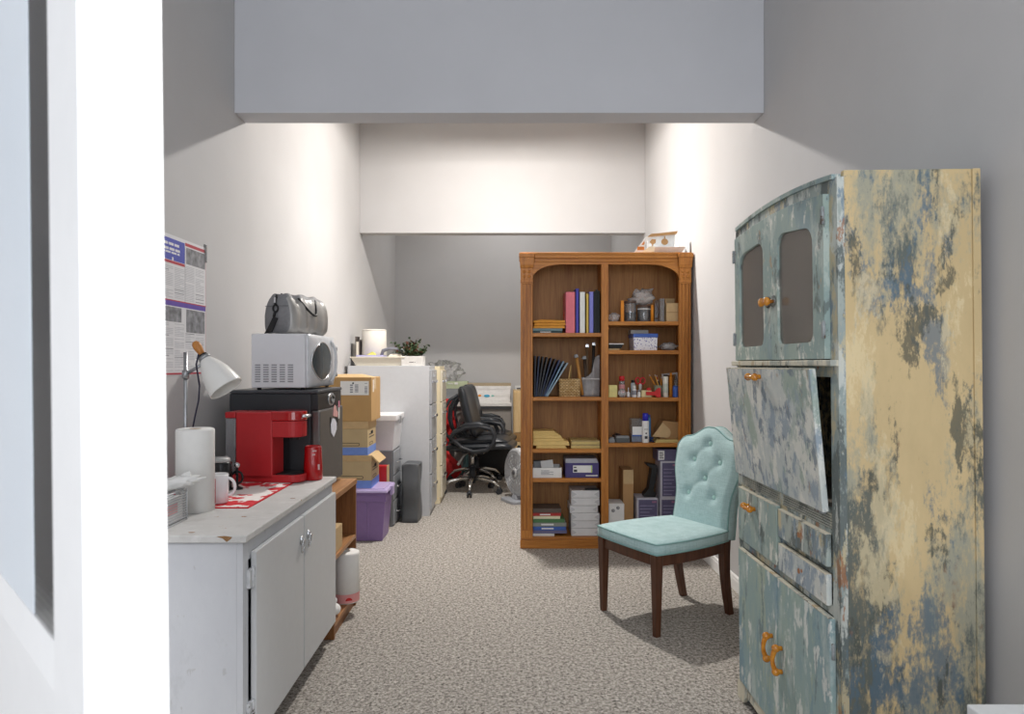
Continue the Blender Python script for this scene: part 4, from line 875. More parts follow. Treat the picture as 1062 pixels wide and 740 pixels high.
td = [(.0, -.058), (.034, -.022), (.036, .01), (.012, .036), (-.014, .042), (-.034, .012), (-.03, -.03)]
obj('face', G(pm('magnet_white', '#dfe0ea', .5)).prism(td, fx1+.002, fx1+.004, 'x', MG), t); obj('edge', G(black).prism([(.02, .0), (.052, -.008), (.062, .022), (.044, .046), (.022, .036)], fx1, fx1+.002, 'x', MG).prism([(-.036, .0), (-.04, .05), (-.028, .052), (-.012, .034)], fx1, fx1+.002, 'x', MG), t)
single('magnet', G(pm('magnet_pink', '#dfaaa6', .5)).prism([(3.562, 1.064), (3.65, 1.05), (3.66, 1.075), (3.63, 1.088), (3.60, 1.118), (3.575, 1.10)], fx1+.0002, fx1+.004, 'x'), 'pink paper magnet above the white teardrop one', 'magnet', 'fridge magnets')
t = thing('magnet', 'narrow pink and white strip magnet by the far edge of the fridge door', 'magnet', (fx1, 3.70, 1.05), group='fridge magnets'); obj('strip', G(paper).box(fx1, fx1+.002, 3.68, 3.70, 1.04, 1.10), t); obj('pink_top', G(pm('magnet_rose', '#d98aa0', .5)).box(fx1, fx1+.0025, 3.68, 3.702, 1.10, 1.135), t)
# microwave
mw = thing('microwave', 'white microwave oven with oval dark window standing on the black mini fridge', 'microwave', (-1.10, 3.56, fz1+.0005))
ww = pm('microwave_white', '#d9dadd', .35, var=.01)
mx0, mx1, my0, my1, mz0, mz1 = -1.245, -.980, 3.33, 3.83, fz1+.010, 1.482
obj('housing', G(ww).box(mx0, mx1, my0, my1, mz0, mz1), mw, .006)
g = G(pm('vent_grey', '#8f9094', .6))
for i in range(5):
    for j in range(8): g.box(mx0+.020+i*.040, mx0+.046+i*.040, my0-.0012, my0+.001, mz0+.028+j*.0115, mz0+.034+j*.0115)
obj('vent_slots', g, mw)
# bulged front
def mf(u, v):
    y = my0+(my1-my0)*u; zz = mz0+.002+(mz1-mz0-.004)*v; b = .034*(1-(2*u-1)**4)*(1-.65*(2*v-1)**4)+.012
    return (mx1+b, y, zz)
g = G(pm('microwave_front', '#d2d4d8', .3, .1)); g.smooth = True; V = g.grid(mf, 25, 15)
V2 = [[g.bm.verts.new((mx1+.0005, v.co.y, v.co.z)) for v in row] for row in V]
lp = lambda W: W[0]+[r[-1] for r in W[1:]]+W[-1][-2::-1]+[W[j][0] for j in range(len(W)-2, 0, -1)]
A, B = lp(V), lp(V2)
for i in range(len(A)): g.face([A[i], A[(i+1) % len(A)], B[(i+1) % len(A)], B[i]])
g.face(B); mfr = obj('door', g, mw)
yc, zc, ra, rb = 3.490, (mz0+mz1)/2-.002, .138, .096
def onf(y, zz, off): 
    p = mf((y-my0)/(my1-my0), (zz-mz0-.002)/(mz1-mz0-.004)); return (p[0]+off, y, zz)
g = G(pm('window_dark', '#454d51', .22, 0, spec=.3)); g.smooth = True
rows = []
for k in range(7):
    q = k/6; rows.append(g.pts([onf(yc+ra*q*math.cos(a)*.98+1e-5, zc+rb*q*math.sin(a), .002) for a in [2*PI*i/32 for i in range(32)]]))
for A, B in zip(rows, rows[1:]):
    for i in range(32): g.face([A[i], A[(i+1) % 32], B[(i+1) % 32], B[i]])
obj('window', g, mfr)
obj('window_rim', G(steel2).tube([onf(yc+ra*math.cos(a), zc+rb*math.sin(a), .002) for a in [2*PI*i/40 for i in range(40)]], .0032, 8, True), mfr)
obj('handle', G(ww).tube([onf(yc+.165+.03*math.cos(a), zc+.105*math.sin(a), .016-.012*abs(math.sin(a))**3) for a in [-PI/2+PI*i/16 for i in range(17)]], .008, 8), mfr)
g = G(greyp)
for k in range(3): g.lathe([(0, 0), (.013, 0), (.012, .012), (0, .013)], n=14, M=Matrix.Translation(onf(3.775, mz0+.06+.07*k, 0)) @ Matrix.Rotation(PI/2, 4, 'Y'))
obj('control_knobs', g, mfr)
for x in (mx0+.03, mx1-.02):
    for y in (my0+.03, my1-.03): obj('foot', G(black).cyl((x, y, fz1+.0003), (x, y, mz0+.001), .011, n=10), mw)
# duffel bag on the microwave
bg = thing('duffel_bag', 'silver grey handbag with black handles and strap lying on top of the microwave', 'bag', (-1.085, 3.55, mz1), (0, 0, -.30), local=True)
bl = pm('bag_grey', '#7f7f81', .6, var=.08, scale=60); bs = pm('bag_silver', '#a3a19e', .4, .2, var=.1, scale=12)
W2, L2, HB = .088, .165, .208
def bagpt(u, v):
    a = 2*PI*u; e = .55
    # cross-section in x-z (dome), v along the length
    t = -1+2*v; end = (1-abs(t)**5)**.35 if abs(t) < 1 else 0
    cxs, szn = math.cos(a), math.sin(a)
    x = W2*math.copysign(abs(cxs)**.42, cxs)*(.84+.16*end); zz = HB/2+HB/2*math.copysign(abs(szn)**.5, szn)*(.9+.1*end)-.010*(1-end)
    if zz > HB*.45: x *= 1-.42*((zz-HB*.45)/(HB*.55))**1.6; zz -= .020*math.exp(-((t+.55)/.13)**2)
    y = L2*t; zz = max(zz, .002+.004*math.sin(7*t)**2); zz += .004*math.sin(9*t+4*x*20)
    return (x+.004*math.sin(14*t), y, max(.001, zz))
g = G(bl); g.smooth = True; V = g.grid(bagpt, 40, 25, wrap=True); g.face(V[0][::-1]); g.face(V[-1]); g.use(bs)
for f in g.bm.faces:
    c = f.calc_center_median(); f.material_index = g.mats.index(bs) if c.x > .03 and c.z < .18 and abs(c.y) < L2*.97 else 0
obj('body', g, bg)
bk_ = pm('strap_black', '#1d1d1f', .5)
def fr2(x): return x
for y0, y1_, dx in ((-.075, .075, .0),):
    ps = []
    for k in range(15):
        q = k/14; ps.append((W2*.62+.05*math.sin(PI*q), y0+(y1_-y0)*q, .185-.085*math.sin(PI*q)))
    obj('handle', G(bk_).tube(ps, .006, 8), bg)
    obj('handle', G(bk_).tube([(-W2*.75-.035*math.sin(PI*k/14), y0+(y1_-y0)*k/14, .19-.07*math.sin(PI*k/14)) for k in range(15)], .006, 8), bg)
obj('loop', G(bk_).tube([(-.012+.014*math.cos(q), -L2-.004, .128+.018*math.sin(q)) for q in [2*PI*i/14 for i in range(14)]], .005, 6, True), bg)
g = G(bk_); g.tube([(-.004, -L2-.002, .196), (-.010, -L2-.006, .17), (-.013, -L2-.006, .146)], .006, 8); g.tube([(-.012, -L2-.006, .115), (-.018, -L2-.010, .085)], .007, 8); g.prism([(-.052, .03), (-.018, .088), (.006, .078), (-.026, .012), (-.058, .004), (-.072, .001)], -L2-.014, -L2-.008, 'y'); obj('strap', g, bg)
obj('buckle', G(steel2).box(-.016, -.006, -L2-.012, -L2-.008, .155, .182), bg)
obj('seam', G(pm('seam_dark', '#6a6a6c', .7)).box(-.074, .06, -L2-.0025, -L2+.004, .138, .141), bg)
obj('zip', G(bk_).tube([(-.005, -L2*.8+2*L2*.8*k/16, HB*1.0-.004-.018*math.exp(-((-.8+1.6*k/16+.55)/.13)**2)) for k in range(17)], .004, 6), bg)
# ---------------------------------------------------------------- things on the counter
CT0 = ct
# paper towel roll
c = (-1.150, 2.525, CT0+.0005); t = thing('paper_towel_roll', 'upright white paper towel roll on the grey counter beside the wire tray', 'paper towel', c)
obj('roll', G(rollm).lathe([(.022, .302), (.060, .302), (.066, .299), (.067, .294), (.067, 0), (.022, 0)], c, 40, closed=False), t)
obj('core', G(cardl).lathe([(.022, .301), (.020, .301), (.020, .001), (.022, .001)], c, 20, closed=False), t)
# red coffee maker, its side towards the camera
cm = thing('coffee_maker', 'slim red single cup coffee maker standing on the red and white mat', 'coffee maker', (-1.098, 3.155, CT0+.0045), (0, 0, -.10), local=True)
rm = pm('maker_red', '#b3262b', .38, var=.03); rmg = pm('maker_red_gloss', '#a80f14', .12, coat=.6, var=.03)
w = .062
prof = [(-.128, .012), (.046, .012), (.046, .318), (-.128, .318)]
obj('column', G(rm).prism(prof, -w, w, 'y'), cm, .006)
obj('tank_rim', G(rm).box(-.180, -.129, -w, w, .290, .318), cm, .005)
obj('base', G(rm).prism(rrect(-.180, .176, -w, w, (.055, .01, .01, .055), 6), 0, .034, 'z'), cm, .004)
obj('drip_tray', G(black).prism(rrect(.055, .166, -w+.01, w-.01, (.045, .005, .005, .045), 6), .0345, .038, 'z'), cm)
obj('brew_head', G(rm).prism(rrect(.045, .176, -w, w, (.055, .003, .003, .055), 6), .205, .278, 'z'), cm, .004)
obj('lid', G(rmg).prism(rrect(.035, .178, -w-.001, w+.001, (.056, .01, .01, .056), 6), .279, .322, 'z'), cm, .005)
obj('spout', G(black).cyl((.125, 0, .190), (.125, 0, .206), .022), cm)
obj('handle', G(pm('handle_silver', '#d6d6d8', .25, .8)).tube([(.176, -.036, .300), (.189, -.018, .300), (.192, 0, .300), (.189, .018, .300), (.176, .036, .300)], .007, 8), cm)
obj('water_tank', G(glass('tank_clear', (.93, .94, .95, 1), .08, .08, .22, '#d8dce0')).box(-.178, -.130, -w+.003, w-.003, .040, .289), cm, .004)
obj('water', G(glass('tank_water', (.45, .48, .52, 1), .12, .05, .20, '#6a6e74')).box(-.175, -.133, -w+.006, w-.006, .044, .150), cm)
# red tumbler
c = (-.905, 3.20, CT0+.0005); t = thing('tumbler', 'glossy red tumbler right of the red coffee maker', 'tumbler', c)
obj('body', G(rmg).lathe([(0, 0), (.040, 0), (.044, .006), (.043, .06), (.039, .150), (.037, .158), (.033, .158), (.033, .150), (0, .148)], c, 28, closed=False), t)
g = G(pm('pale_print', '#d9b9b9', .4))
for k, zz in enumerate((.135, .118)): g.box(-.006, .012-.006*k, -.0405, -.039, zz, zz+.006)
g.box(.018, .026, -.0385, -.036, .05, .075); g.bm.transform(Matrix.Translation(c) @ Matrix.Rotation(.35, 4, 'Z')); obj('print', g, t)
# mat
mt_ = NT('poinsettia_mat'); tc = mt_.coord((9, 9, 9)); vo = mt_.n('ShaderNodeTexVoronoi', Scale=1.15); mt_.l(tc, vo.inputs['Vector'])
wv_ = mt_.n('ShaderNodeTexVoronoi', Scale=3.1); mt_.l(mt_.coord((10, 10, 10), (1, 2, 0)), wv_.inputs['Vector']); sm_ = mt_.n('ShaderNodeMath', operation='MULTIPLY_ADD'); sm_.inputs[1].default_value = .5; mt_.l(wv_.outputs['Distance'], sm_.inputs[0]); mt_.l(vo.outputs['Distance'], sm_.inputs[2])
mt_.l(mt_.ramp(sm_.outputs[0], [(.70, col4('#cf2430')), (.76, col4('#ece6e2'))]), mt_.b.inputs['Base Color']); mt_.b.inputs['Roughness'].default_value = .8
t = thing('placemat', 'red and white poinsettia patterned mat lying under the mug and coffee maker', 'mat', (-1.17, 2.83, CT0+.0003))
obj('cloth', G(mt_.mat).box(-1.385, -.972, 2.562, 3.105, CT0+.0003, CT0+.0040), t, .001)
obj('border', G(pm('mat_red', '#c9252f', .8)).ring([(-1.392, 2.555), (-.965, 2.555), (-.965, 3.112), (-1.392, 3.112)], [(-1.384, 2.563), (-.973, 2.563), (-.973, 3.104), (-1.384, 3.104)], CT0+.0002, CT0+.0043, 'z'), t)
# mug
c = (-1.117, 2.645, CT0+.0047); t = thing('mug', 'white mug with a red stripe standing on the mat behind the paper towel roll', 'mug', c)
mgm = pm('mug_white', '#e6e6e8', .2, var=.01)
obj('body', G(mgm).lathe([(0, 0), (.036, 0), (.039, .004), (.039, .108), (.037, .111), (.035, .108), (.035, .008), (0, .007)], c, 32, closed=False), t)
hd = []
for k in range(15): a = -PI/2+PI*k/14; hd.append((c[0]+.037+.027*math.cos(a)*1.0, c[1]+.006, c[2]+.060+.033*math.sin(a)))
obj('handle', G(mgm).tube(hd, .0058, 8), t)
g = G(red); M_ = Matrix.Translation(c); g.smooth = True
st = [[(.0402*math.cos(a), .0402*math.sin(a), zz) for a in [math.radians(246+7*k) for k in range(6)]] for zz in (.006, .098)]
A, B = g.pts(st[0], M_), g.pts(st[1], M_)
for i in range(5): g.face([A[i], A[i+1], B[i+1], B[i]])
obj('red_stripe', g, t)
# dark jar with a grey lid, black metal stand behind the mug
c = (-1.215, 2.90, CT0+.0047); t = thing('coffee_jar', 'black jar with a pale grey lid behind the white mug', 'jar', c)
obj('body', G(pm('jar_black', '#202124', .25)).lathe([(0, 0), (.045, 0), (.047, .006), (.047, .115), (.043, .122), (0, .122)], c, 24, closed=False), t)
obj('lid', G(pm('lid_pale', '#b4b7b6', .4)).lathe([(0, .142), (.03, .141), (.040, .134), (.043, .1225), (0, .1225)], c, 24, closed=False), t)
g = G(black); c2 = (-1.155, 2.93, CT0+.0047)
g.lathe([(0, 0), (.024, 0), (.024, .006), (.006, .012), (.005, .095), (0, .096)], c2, 16, closed=False); g.use(steel2).ball((c2[0], c2[1], c2[2]+.102), .013); g.use(black).tube([(c2[0]+.024*math.cos(q), c2[1], c2[2]+.05+.026*math.sin(q)) for q in [2*PI*i/16 for i in range(16)]], .005, 6, True)
single('coffee_scoop_stand', g, 'small black stand with a chrome knob between mug and coffee maker', 'stand')
# wire letter tray
wx1, wy1 = -1.112, 2.375; wx0, wy0 = -1.36, 2.185
wt_ = thing('wire_basket', 'grey wire letter basket at the near left end of the counter', 'basket', ((wx0+wx1)/2, 2.28, CT0+.0005))
wm = pm('wire_grey', '#b4b6b9', .4, .2)
g = G(wm); z0, z1 = CT0+.003, CT0+.108
for (a, b) in (((wx1, wy0), (wx1, wy1)), ((wx1, wy1), (wx0, wy1)), ((wx0, wy1), (wx0, wy0)), ((wx0, wy0), (wx1, wy0))):
    for k in range(13): zz = z0+(z1-z0)*k/12; g.cyl((a[0], a[1], zz), (b[0], b[1], zz), .0017 if k not in (0, 12) else .003, n=6)
obj('wires', g, wt_)
g = G(wm)
for x, y in ((wx1, wy0), (wx1, wy1), (wx0, wy1), (wx0, wy0)): g.cyl((x, y, z0-.002), (x, y, z1+.002), .0035, n=8)
obj('frame', g, wt_)
t = thing('paper_stack', 'white papers with pink print standing inside the wire basket', 'paper', ((wx0+wx1)/2, 2.28, z0+.002))
obj('sheets', G(paper).box(wx0+.01, wx1-.008, wy0+.012, wy1-.01, z0+.002, z0+.085), t, .002); obj('print', G(pm('print_pink', '#dda5a5', .7)).box(wx1-.0079, wx1-.0072, wy0+.05, wy1-.05, z0+.03, z0+.065), t)
g = crumple((-1.13, 2.352, z1+.024), .024, (3.0, .95, .85), .42, 17, 30, 16); g.mats[0] = rollm; g.bm.transform(Matrix.Translation((-1.13, 2.352, z1+.022)) @ Matrix.Rotation(-.22, 4, 'Y') @ Matrix.Translation((1.13, -2.352, -z1-.022))); single('tissue', g, 'crumpled white tissue resting over the wire basket before the paper towel roll', 'tissue')
t = thing('tape_roll', 'green tape ring standing in the wire basket', 'tape', (-1.21, 2.36, z1)); g = G(pm('tape_green', '#2f8f63', .4)); g.tube([(-1.235+.022*math.cos(q), 2.366, z1+.010+.026*math.sin(q)) for q in [2*PI*i/20 for i in range(20)]], .005, 8, True); obj('ring', g, t)
# desk lamp
lx, ly = -1.240, 2.64; lp = thing('desk_lamp', 'white cone desk lamp with wooden knob on a steel pole above the counter', 'lamp', (lx, ly, CT0+.0005))
lw = pm('lamp_white', '#e3e2de', .35, var=.01); ls = pm('lamp_steel', '#a4a6a9', .3, .8)
obj('base', G(ls).lathe([(0, 0), (.07, 0), (.07, .012), (.064, .016), (0, .016)], (lx, ly, CT0+.0005), 28, closed=False), lp)
obj('pole', G(ls).cyl((lx, ly, CT0+.01), (lx, ly, Z(365, ly)), .0075), lp)
zj = Z(388, ly)
obj('arm', G(ls).tube([(lx, ly, zj), (lx+.075, ly-.012, zj+.042)], .0065, 8).cyl((lx, ly, zj-.016), (lx, ly, zj+.016), .013), lp)
# shade axis from the knob down to the right
apex = Vector((X(213, ly-.02), ly-.02, Z(372, ly-.02))); end = Vector((X(236, ly-.02)+.0, ly-.03, Z(403, ly-.03)))
ax = (end-apex).normalized(); q_ = Vector((0, 0, 1)).rotation_difference(ax).to_matrix().to_4x4(); MS = Matrix.Translation(apex) @ q_
LN = (end-apex).length
prof = [(.020, .0), (.027, .012), (.040, .035), (.053, .068), (.061, .105), (.0655, LN-.006), (.066, LN)]
sh_ = obj('lamp_shade', G(lw).lathe(prof+[(r-.0025, h) for r, h in prof[::-1]], n=40, M=MS, closed=False), lp)
obj('shade_collar', G(ls).lathe([(.0, -.012), (.022, -.012), (.0235, .002), (.0, .004)], n=24, M=MS, closed=False), sh_)
obj('black_ring', G(black).lathe([(0, -.020), (.017, -.020), (.019, -.012), (0, -.012)], n=20, M=MS, closed=False), sh_)
kd = Vector((-.62, 0, 1)).normalized(); MK = Matrix.Translation(apex+ax*-.018) @ Vector((0, 0, 1)).rotation_difference(kd).to_matrix().to_4x4()
obj('wooden_knob', G(wood('lamp_wood', '#a8682c', '#c98a48', 'z', .4)).lathe([(0, 0), (.010, 0), (.012, .012), (.0165, .035), (.0155, .05), (.009, .060), (0, .062)], n=20, M=MK, closed=False), sh_)
obj('bulb', G(pm('bulb_glass', '#f0ede4', .2)).ball(apex+ax*(LN*.62), .028), sh_)
cpts = [apex+kd*.02+Vector((-.012, -.008, 0)), (X(206, ly), ly-.02, Z(378, ly)), (X(207, ly), ly, Z(400, ly)), (X(206, ly), ly, Z(415, ly)), (X(201, ly), ly+.01, Z(432, ly)), (X(196, ly), ly+.02, Z(452, ly)), (X(195, ly), ly+.03, Z(490, ly)), (lx+.02, ly+.09, CT0+.006), (lx-.09, ly+.11, CT0+.005)]
obj('cord', G(pm('cord_dark', '#25243a', .5)).tube(cpts, .0033, 6), lp)
# ---------------------------------------------------------------- labour law poster on the left wall
px_ = XL; pz0, pz1, py0, py1 = 1.285, 1.886, 2.44, 3.255
po = thing('poster', 'labour notice poster with blue header and small print taped to the left wall', 'poster', (XL, (py0+py1)/2, pz0))
pp = pm('poster_paper', '#dcdcde', .5, var=.015)
obj('sheet', G(pp).box(px_+.0003, px_+.0014, py0, py1, pz0, pz1), po)
colw = (py1-py0-.02)/4; e = px_+.0014
pblue = pm('poster_blue', '#4a52ae', .5, var=.08, scale=12); pviol = pm('poster_violet', '#6450a4', .5); pred = pm('poster_red', '#b23a48', .5); pgrey = pm('poster_photo', '#85868a', .5, var=.5, scale=28); ptxt = pm('poster_text', '#c0c1c5', .6); ptxd = pm('poster_bold', '#8f9096', .6)
g = G(pblue).box(e, e+.0004, py1-.01-3*colw, py1-.01-colw-.005-.0, pz1-.108, pz1-.016); obj('blue_header', g, po)
yh0 = py1-.01-3*colw; yh1 = py1-.015-colw
g = G(pp); wx = random.Random(4)
for zz, hh in ((pz1-.034, .011), (pz1-.056, .011), (pz1-.072, .008), (pz1-.094, .016)):
    if hh > .015: g.box(e+.0004, e+.0007, yh1-.115, yh1-.103, zz-hh, zz); continue
    q = yh0+.02+wx.random()*.05
    while q < yh1-.05: w_ = .018+.03*wx.random(); g.box(e+.0004, e+.0007, q, min(q+w_, yh1-.012), zz-hh, zz); q += w_+.008
obj('header_print', g, po)
g = G(pred).box(e, e+.0004, py1-.01-colw, py1-.006, pz1-.026, pz1-.012).box(e, e+.0004, yh0, yh1, pz1-.122, pz1-.110).box(e, e+.0004, py0, py1, pz0+.002, pz0+.010)
g.use(pviol).box(e, e+.0004, py0+.005, py1-.003, 1.583, 1.604).use(pred).box(e, e+.0005, py0, py1, 1.604, 1.609)
g.use(pm('poster_pinkline', '#c99aa0', .5)).box(e, e+.0004, py1-.0045, py1-.0015, pz0, pz1).use(ptxd).box(e, e+.0004, yh1+.002, yh1+.005, 1.609, pz1-.03); obj('coloured_bands', g, po)
for ya_, yb_, za_, zb_ in ((py1-colw, py1-.008, pz1-.105, pz1-.032), (py1-colw, py1-.012, 1.475, 1.578), (py1-2*colw-.01, py1-colw-.045, 1.515, 1.578), (py1-3*colw+.02, py1-2*colw-.03, 1.515, 1.578)): obj('photo_print', G(pgrey).box(e, e+.0004, ya_, yb_, za_, zb_), po)
g = g1 = G(ptxt); g2 = G(ptxt); rr = random.Random(5)
def para(a, b, zt_, zb_):
    zz = zt_
    while zz > zb_:
        k = rr.random(); w_ = (b-a)*(.97 if k > .18 else .55)
        if rr.random() > .09: g.use(ptxd if rr.random() < .06 else ptxt).box(e, e+.0003, b-(b-a), a+w_, zz-.0034, zz)
        zz -= .0072
for k in range(8):
    a = py1-.012-(k+1)*colw/2+.004; b = py1-.014-k*colw/2-.004
    top = pz1-.115 if k < 2 else pz1-.135
    if a > py0+.005: g = g1; para(a, b, top, 1.618); g = g2; para(a, b, 1.470 if k < 2 else 1.508, pz0+.02)
obj('small_print', g1, po); obj('small_print', g2, po)
obj('tape', G(clear).box(px_+.001, px_+.0022, py1-.02, py1+.012, pz1-.07, pz1+.015), po)
# ---------------------------------------------------------------- boxes and bins along the left wall
purple = pm('bin_purple', '#836a9c', .4, var=.03); lilac = pm('lid_lilac', '#b4a5cd', .35, var=.03)
t = thing('storage_bin', 'purple plastic storage bin with lilac lid under the stacked cardboard boxes', 'bin', (-1.15, 5.29, 0))
g = G(purple).tbox((-1.37, -.935, 5.15, 5.42, .0), (-1.40, -.905, 5.12, 5.45, .375))
g.box(-1.402, -.903, 5.118, 5.452, .30, .352)
for k in range(2): g.tbox((-1.25+.2*k, -1.235+.2*k, 5.146, 5.16, .01), (-1.25+.2*k, -1.235+.2*k, 5.122, 5.14, .30))
obj('tub', g, t, .006)
obj('lid', G(lilac).tbox((-1.415, -.888, 5.10, 5.468, .372), (-1.41, -.893, 5.105, 5.463, .392)).box(-1.385, -.915, 5.135, 5.435, .392, .400), t, .006)
obj('latch', G(lilac).box(-.895, -.872, 5.25, 5.33, .33, .398), t, .003)
kraft = pm('kraft_box', '#b9a47e', .75, var=.04, scale=10); bband = pm('box_blue_band', '#6d8bd0', .6); bline = pm('box_line', '#4c4638', .7)
def banker(x0, x1, y0, y1, z0, z1, label, openlid):
    t = thing('archive_box', label, 'box', ((x0+x1)/2, (y0+y1)/2, z0), group='archive boxes in the stack')
    obj('body', G(kraft).box(x0, x1, y0, y1, z0, z1-.045), t, .002)
    obj('lid', G(cardl).box(x0-.005, x1+.005, y0-.005, y1+.005, z1-.055, z1) if not openlid else G(cardl).box(x0, x1+.002, y0-.003, y1, z1-.0455, z1), t, .003)
    if openlid: obj('flap', G(cardl).prism([(x1-.02, z1+.001), (x1+.004, z1+.001), (x1+.062, z1-.055), (x1+.052, z1-.062), (x1+.004, z1-.012)], y0+.0, y1-.03, 'y'), t)
    obj('blue_band', G(bband).box(x0-.001, x1+.001, y0-.001, y1+.001, z0, z0+.058), t)
    g = G(bline)
    g.ring(rrect(x0+.09, x1-.06, z0+.068, z0+.092, .01, 3), rrect(x0+.094, x1-.064, z0+.072, z0+.088, .008, 3), y0-.0015, y0, 'y')
    g.ring(rrect(y0+.06, y0+.19, z0+.068, z0+.090, .01, 3), rrect(y0+.064, y0+.186, z0+.072, z0+.086, .008, 3), x1, x1+.0015, 'x')
    for k in range(2): g.box(x1, x1+.0012, y0+.05, y0+.24-.04*k, z0+.125+.022*k, z0+.133+.022*k)
    obj('print', g, t); obj('hand_hole', G(darkhole).prism(rrect(y0+.12, y0+.20, z1-.105, z1-.08, .010, 3), x1-.004, x1+.0014, 'x'), t)
banker(-1.40, -1.016, 5.14, 5.45, .4005, .648, 'lower archive box with blue bottom band and a folded open flap on the purple bin', True)
banker(-1.42, -1.043, 5.14, 5.46, .6495, .902, 'upper archive box with blue bottom band under the labelled cardboard box', False)
x0, x1, y0, y1, z0, z1 = -1.40, -1.014, 5.135, 5.50, .9025, 1.236
t = thing('cardboard_box', 'plain cardboard box with white shipping label topmost of the box stack', 'box', ((x0+x1)/2, (y0+y1)/2, z0))
cardt = pm('cardboard_top', '#b5915f', .75, var=.04, scale=10)
obj('body', G(cardt).box(x0, x1, y0, y1, z0, z1), t, .003)
obj('flap', G(cardl).tbox((x0+.05, x1-.002, y0+.01, y0+.18, z1), (x0+.12, x1-.10, y0+.05, y0+.17, z1+.022)), t, .001)
obj('label', G(paper).box(X(353, y0), X(382.5, y0), y0-.001, y0, Z(409.5, y0), Z(395, y0)), t)
g = G(ink); 
for px, w_, ya, yb_, n in ((363, 3, 398.5, 408, 4), (368, 3.6, 398.5, 407, 6), (378.2, 2.8, 397, 398, 1), (378.2, 2.8, 400.5, 408, 5)):
    for k in range(n): 
        a, b = Z(ya+(yb_-ya)*k/n, y0), Z(ya+(yb_-ya)*(k+.6)/n, y0); g.box(X(px, y0), X(px+w_, y0), y0-.0018, y0-.001, b, a)
g.use(inkd).cyl((X(366.2, y0), y0-.0018, Z(397.2, y0)), (X(366.2, y0), y0-.001, Z(397.2, y0)), .007, n=14); obj('label_print', g, t)
obj('tape', G(pm('tape_clear_tan', '#d3b485', .25)).box(x1, x1+.0012, y0+.10, y0+.17, z0+.24, z1-.001), t)
obj('tape', G(pm('tape_white', '#e7dccb', .4)).box(x1, x1+.0012, y0+.05, y0+.09, z0+.22, z1-.02), t)
t = thing('box', 'red box with a tan side standing between the purple bin and the grey drawer tower', 'box', (-1.05, 5.53, 0))
obj('body', G(red).box(-1.2, -.962, 5.49, 5.57, 0, .515), t, .002); obj('tan_side', G(cardl).box(-.962, -.955, 5.489, 5.571, 0, .516), t)
# drawer tower
t = thing('drawer_tower', 'grey plastic drawer tower with silver pulls under the white lidded bin', 'drawers', (-1.16, 5.8, 0)); dgm = pm('tower_grey', '#6f7276', .45, var=.03); dfm = pm('tower_front', '#8e9297', .25)
obj('body', G(dgm).box(-1.40, -.935, 5.60, 6.0-.015, 0, .624), t, .003)
for k in range(3):
    z0 = .012+.204*k; dr = obj('drawer', G(dfm).box(-.9345, -.922, 5.612, 5.973, z0, z0+.196), t, .004)
    g = G(steel2).tube([(-.922, 5.70, z0+.10), (-.897, 5.71, z0+.10), (-.897, 5.875, z0+.10), (-.922, 5.885, z0+.10)], .006, 8); obj('pull', g, dr)
t = thing('storage_bin', 'white plastic storage bin with lid standing on the grey drawer tower', 'bin', (-1.16, 5.79, .625)); wb = pm('bin_white', '#d6d6da', .35, var=.02)
obj('tub', G(wb).tbox((-1.385, -.93, 5.605, 5.96, .625), (-1.41, -.905, 5.585, 5.98, .875)), t, .006)
obj('lid', G(pm('bin_lid_white', '#e3e3e5', .3, var=.02)).box(-1.42, -.893, 5.572, 5.992, .868, .918), t, .008); obj('latch', G(greyp).box(-.895, -.886, 5.72, 5.78, .84, .90), t, .002)
# dark bag
g = G(pm('dark_vinyl', '#55585b', .45, var=.08, scale=9)); g.smooth = True
def bagf(u, v):
    a = 2*PI*u; k = 1-.05*(2*v-1)**6; c, s = math.cos(a), math.sin(a)
    x = -.808+.074*k*math.copysign(abs(c)**.3, c)+.006*math.sin(7*v+3*u*6); y = 5.845+.115*k*math.copysign(abs(s)**.35, s)+.008*math.sin(9*v)
    return (x, y, .002+.485*min(1, v*1.1)-.006*math.cos(2*a)*v**6)
V = g.grid(bagf, 32, 16, wrap=True); g.face(V[0][::-1]); g.face(V[-1]); single('waste_bag', g, 'dark grey vinyl bag slumped against the grey filing cabinet', 'bag', org=(-.808, 5.845, 0))
# filing cabinets
def filing(x0, x1, y0, y1, h, m, mf_, label):
    t = thing('filing_cabinet', label, 'filing cabinet', ((x0+x1)/2, (y0+y1)/2, 0))
    obj('body', G(m).box(x0, x1, y0, y1, 0, h), t, .003); n = 4; dh = (h-.09)/n
    for k in range(n):
        z0 = .06+dh*k; dr = obj('drawer', G(mf_).box(x1+.0005, x1+.020, y0+.012, y1-.012, z0, z0+dh-.008), t, .003)
        c = (y0+y1)/2
        obj('pull', G(steel2).prism([(x1+.020, z0+dh*.62), (x1+.046, z0+dh*.60), (x1+.046, z0+dh*.68), (x1+.040, z0+dh*.68), (x1+.038, z0+dh*.64), (x1+.020, z0+dh*.66)], c-.07, c+.07, 'y'), dr, .001)
        obj('label_holder', G(steel2).ring(rrect(c-.045, c+.045, z0+dh*.76, z0+dh*.92, .004, 2), rrect(c-.040, c+.040, z0+dh*.78, z0+dh*.90, .003, 2), x1+.020, x1+.023, 'x'), dr)
        obj('latch', G(steel2).box(x1+.020, x1+.032, y0+.03, y0+.055, z0+dh*.6, z0+dh*.66), dr, .002)
    return t
gf = pm('file_grey', '#c3c5c8', .4, var=.02); gff = pm('file_grey_front', '#a9acb0', .35)
filing(-1.395, -.675, 6.0, 6.45, 1.32, gf, gff, 'light grey four drawer metal filing cabinet with its long side to the camera')
cf = pm('file_cream', '#e0d3b3', .45, var=.02); filing(-1.37, -.632, 6.52, 6.98, 1.314, cf, pm('file_cream_front', '#cfc7b4', .4), 'cream metal filing cabinet just behind the light grey one')
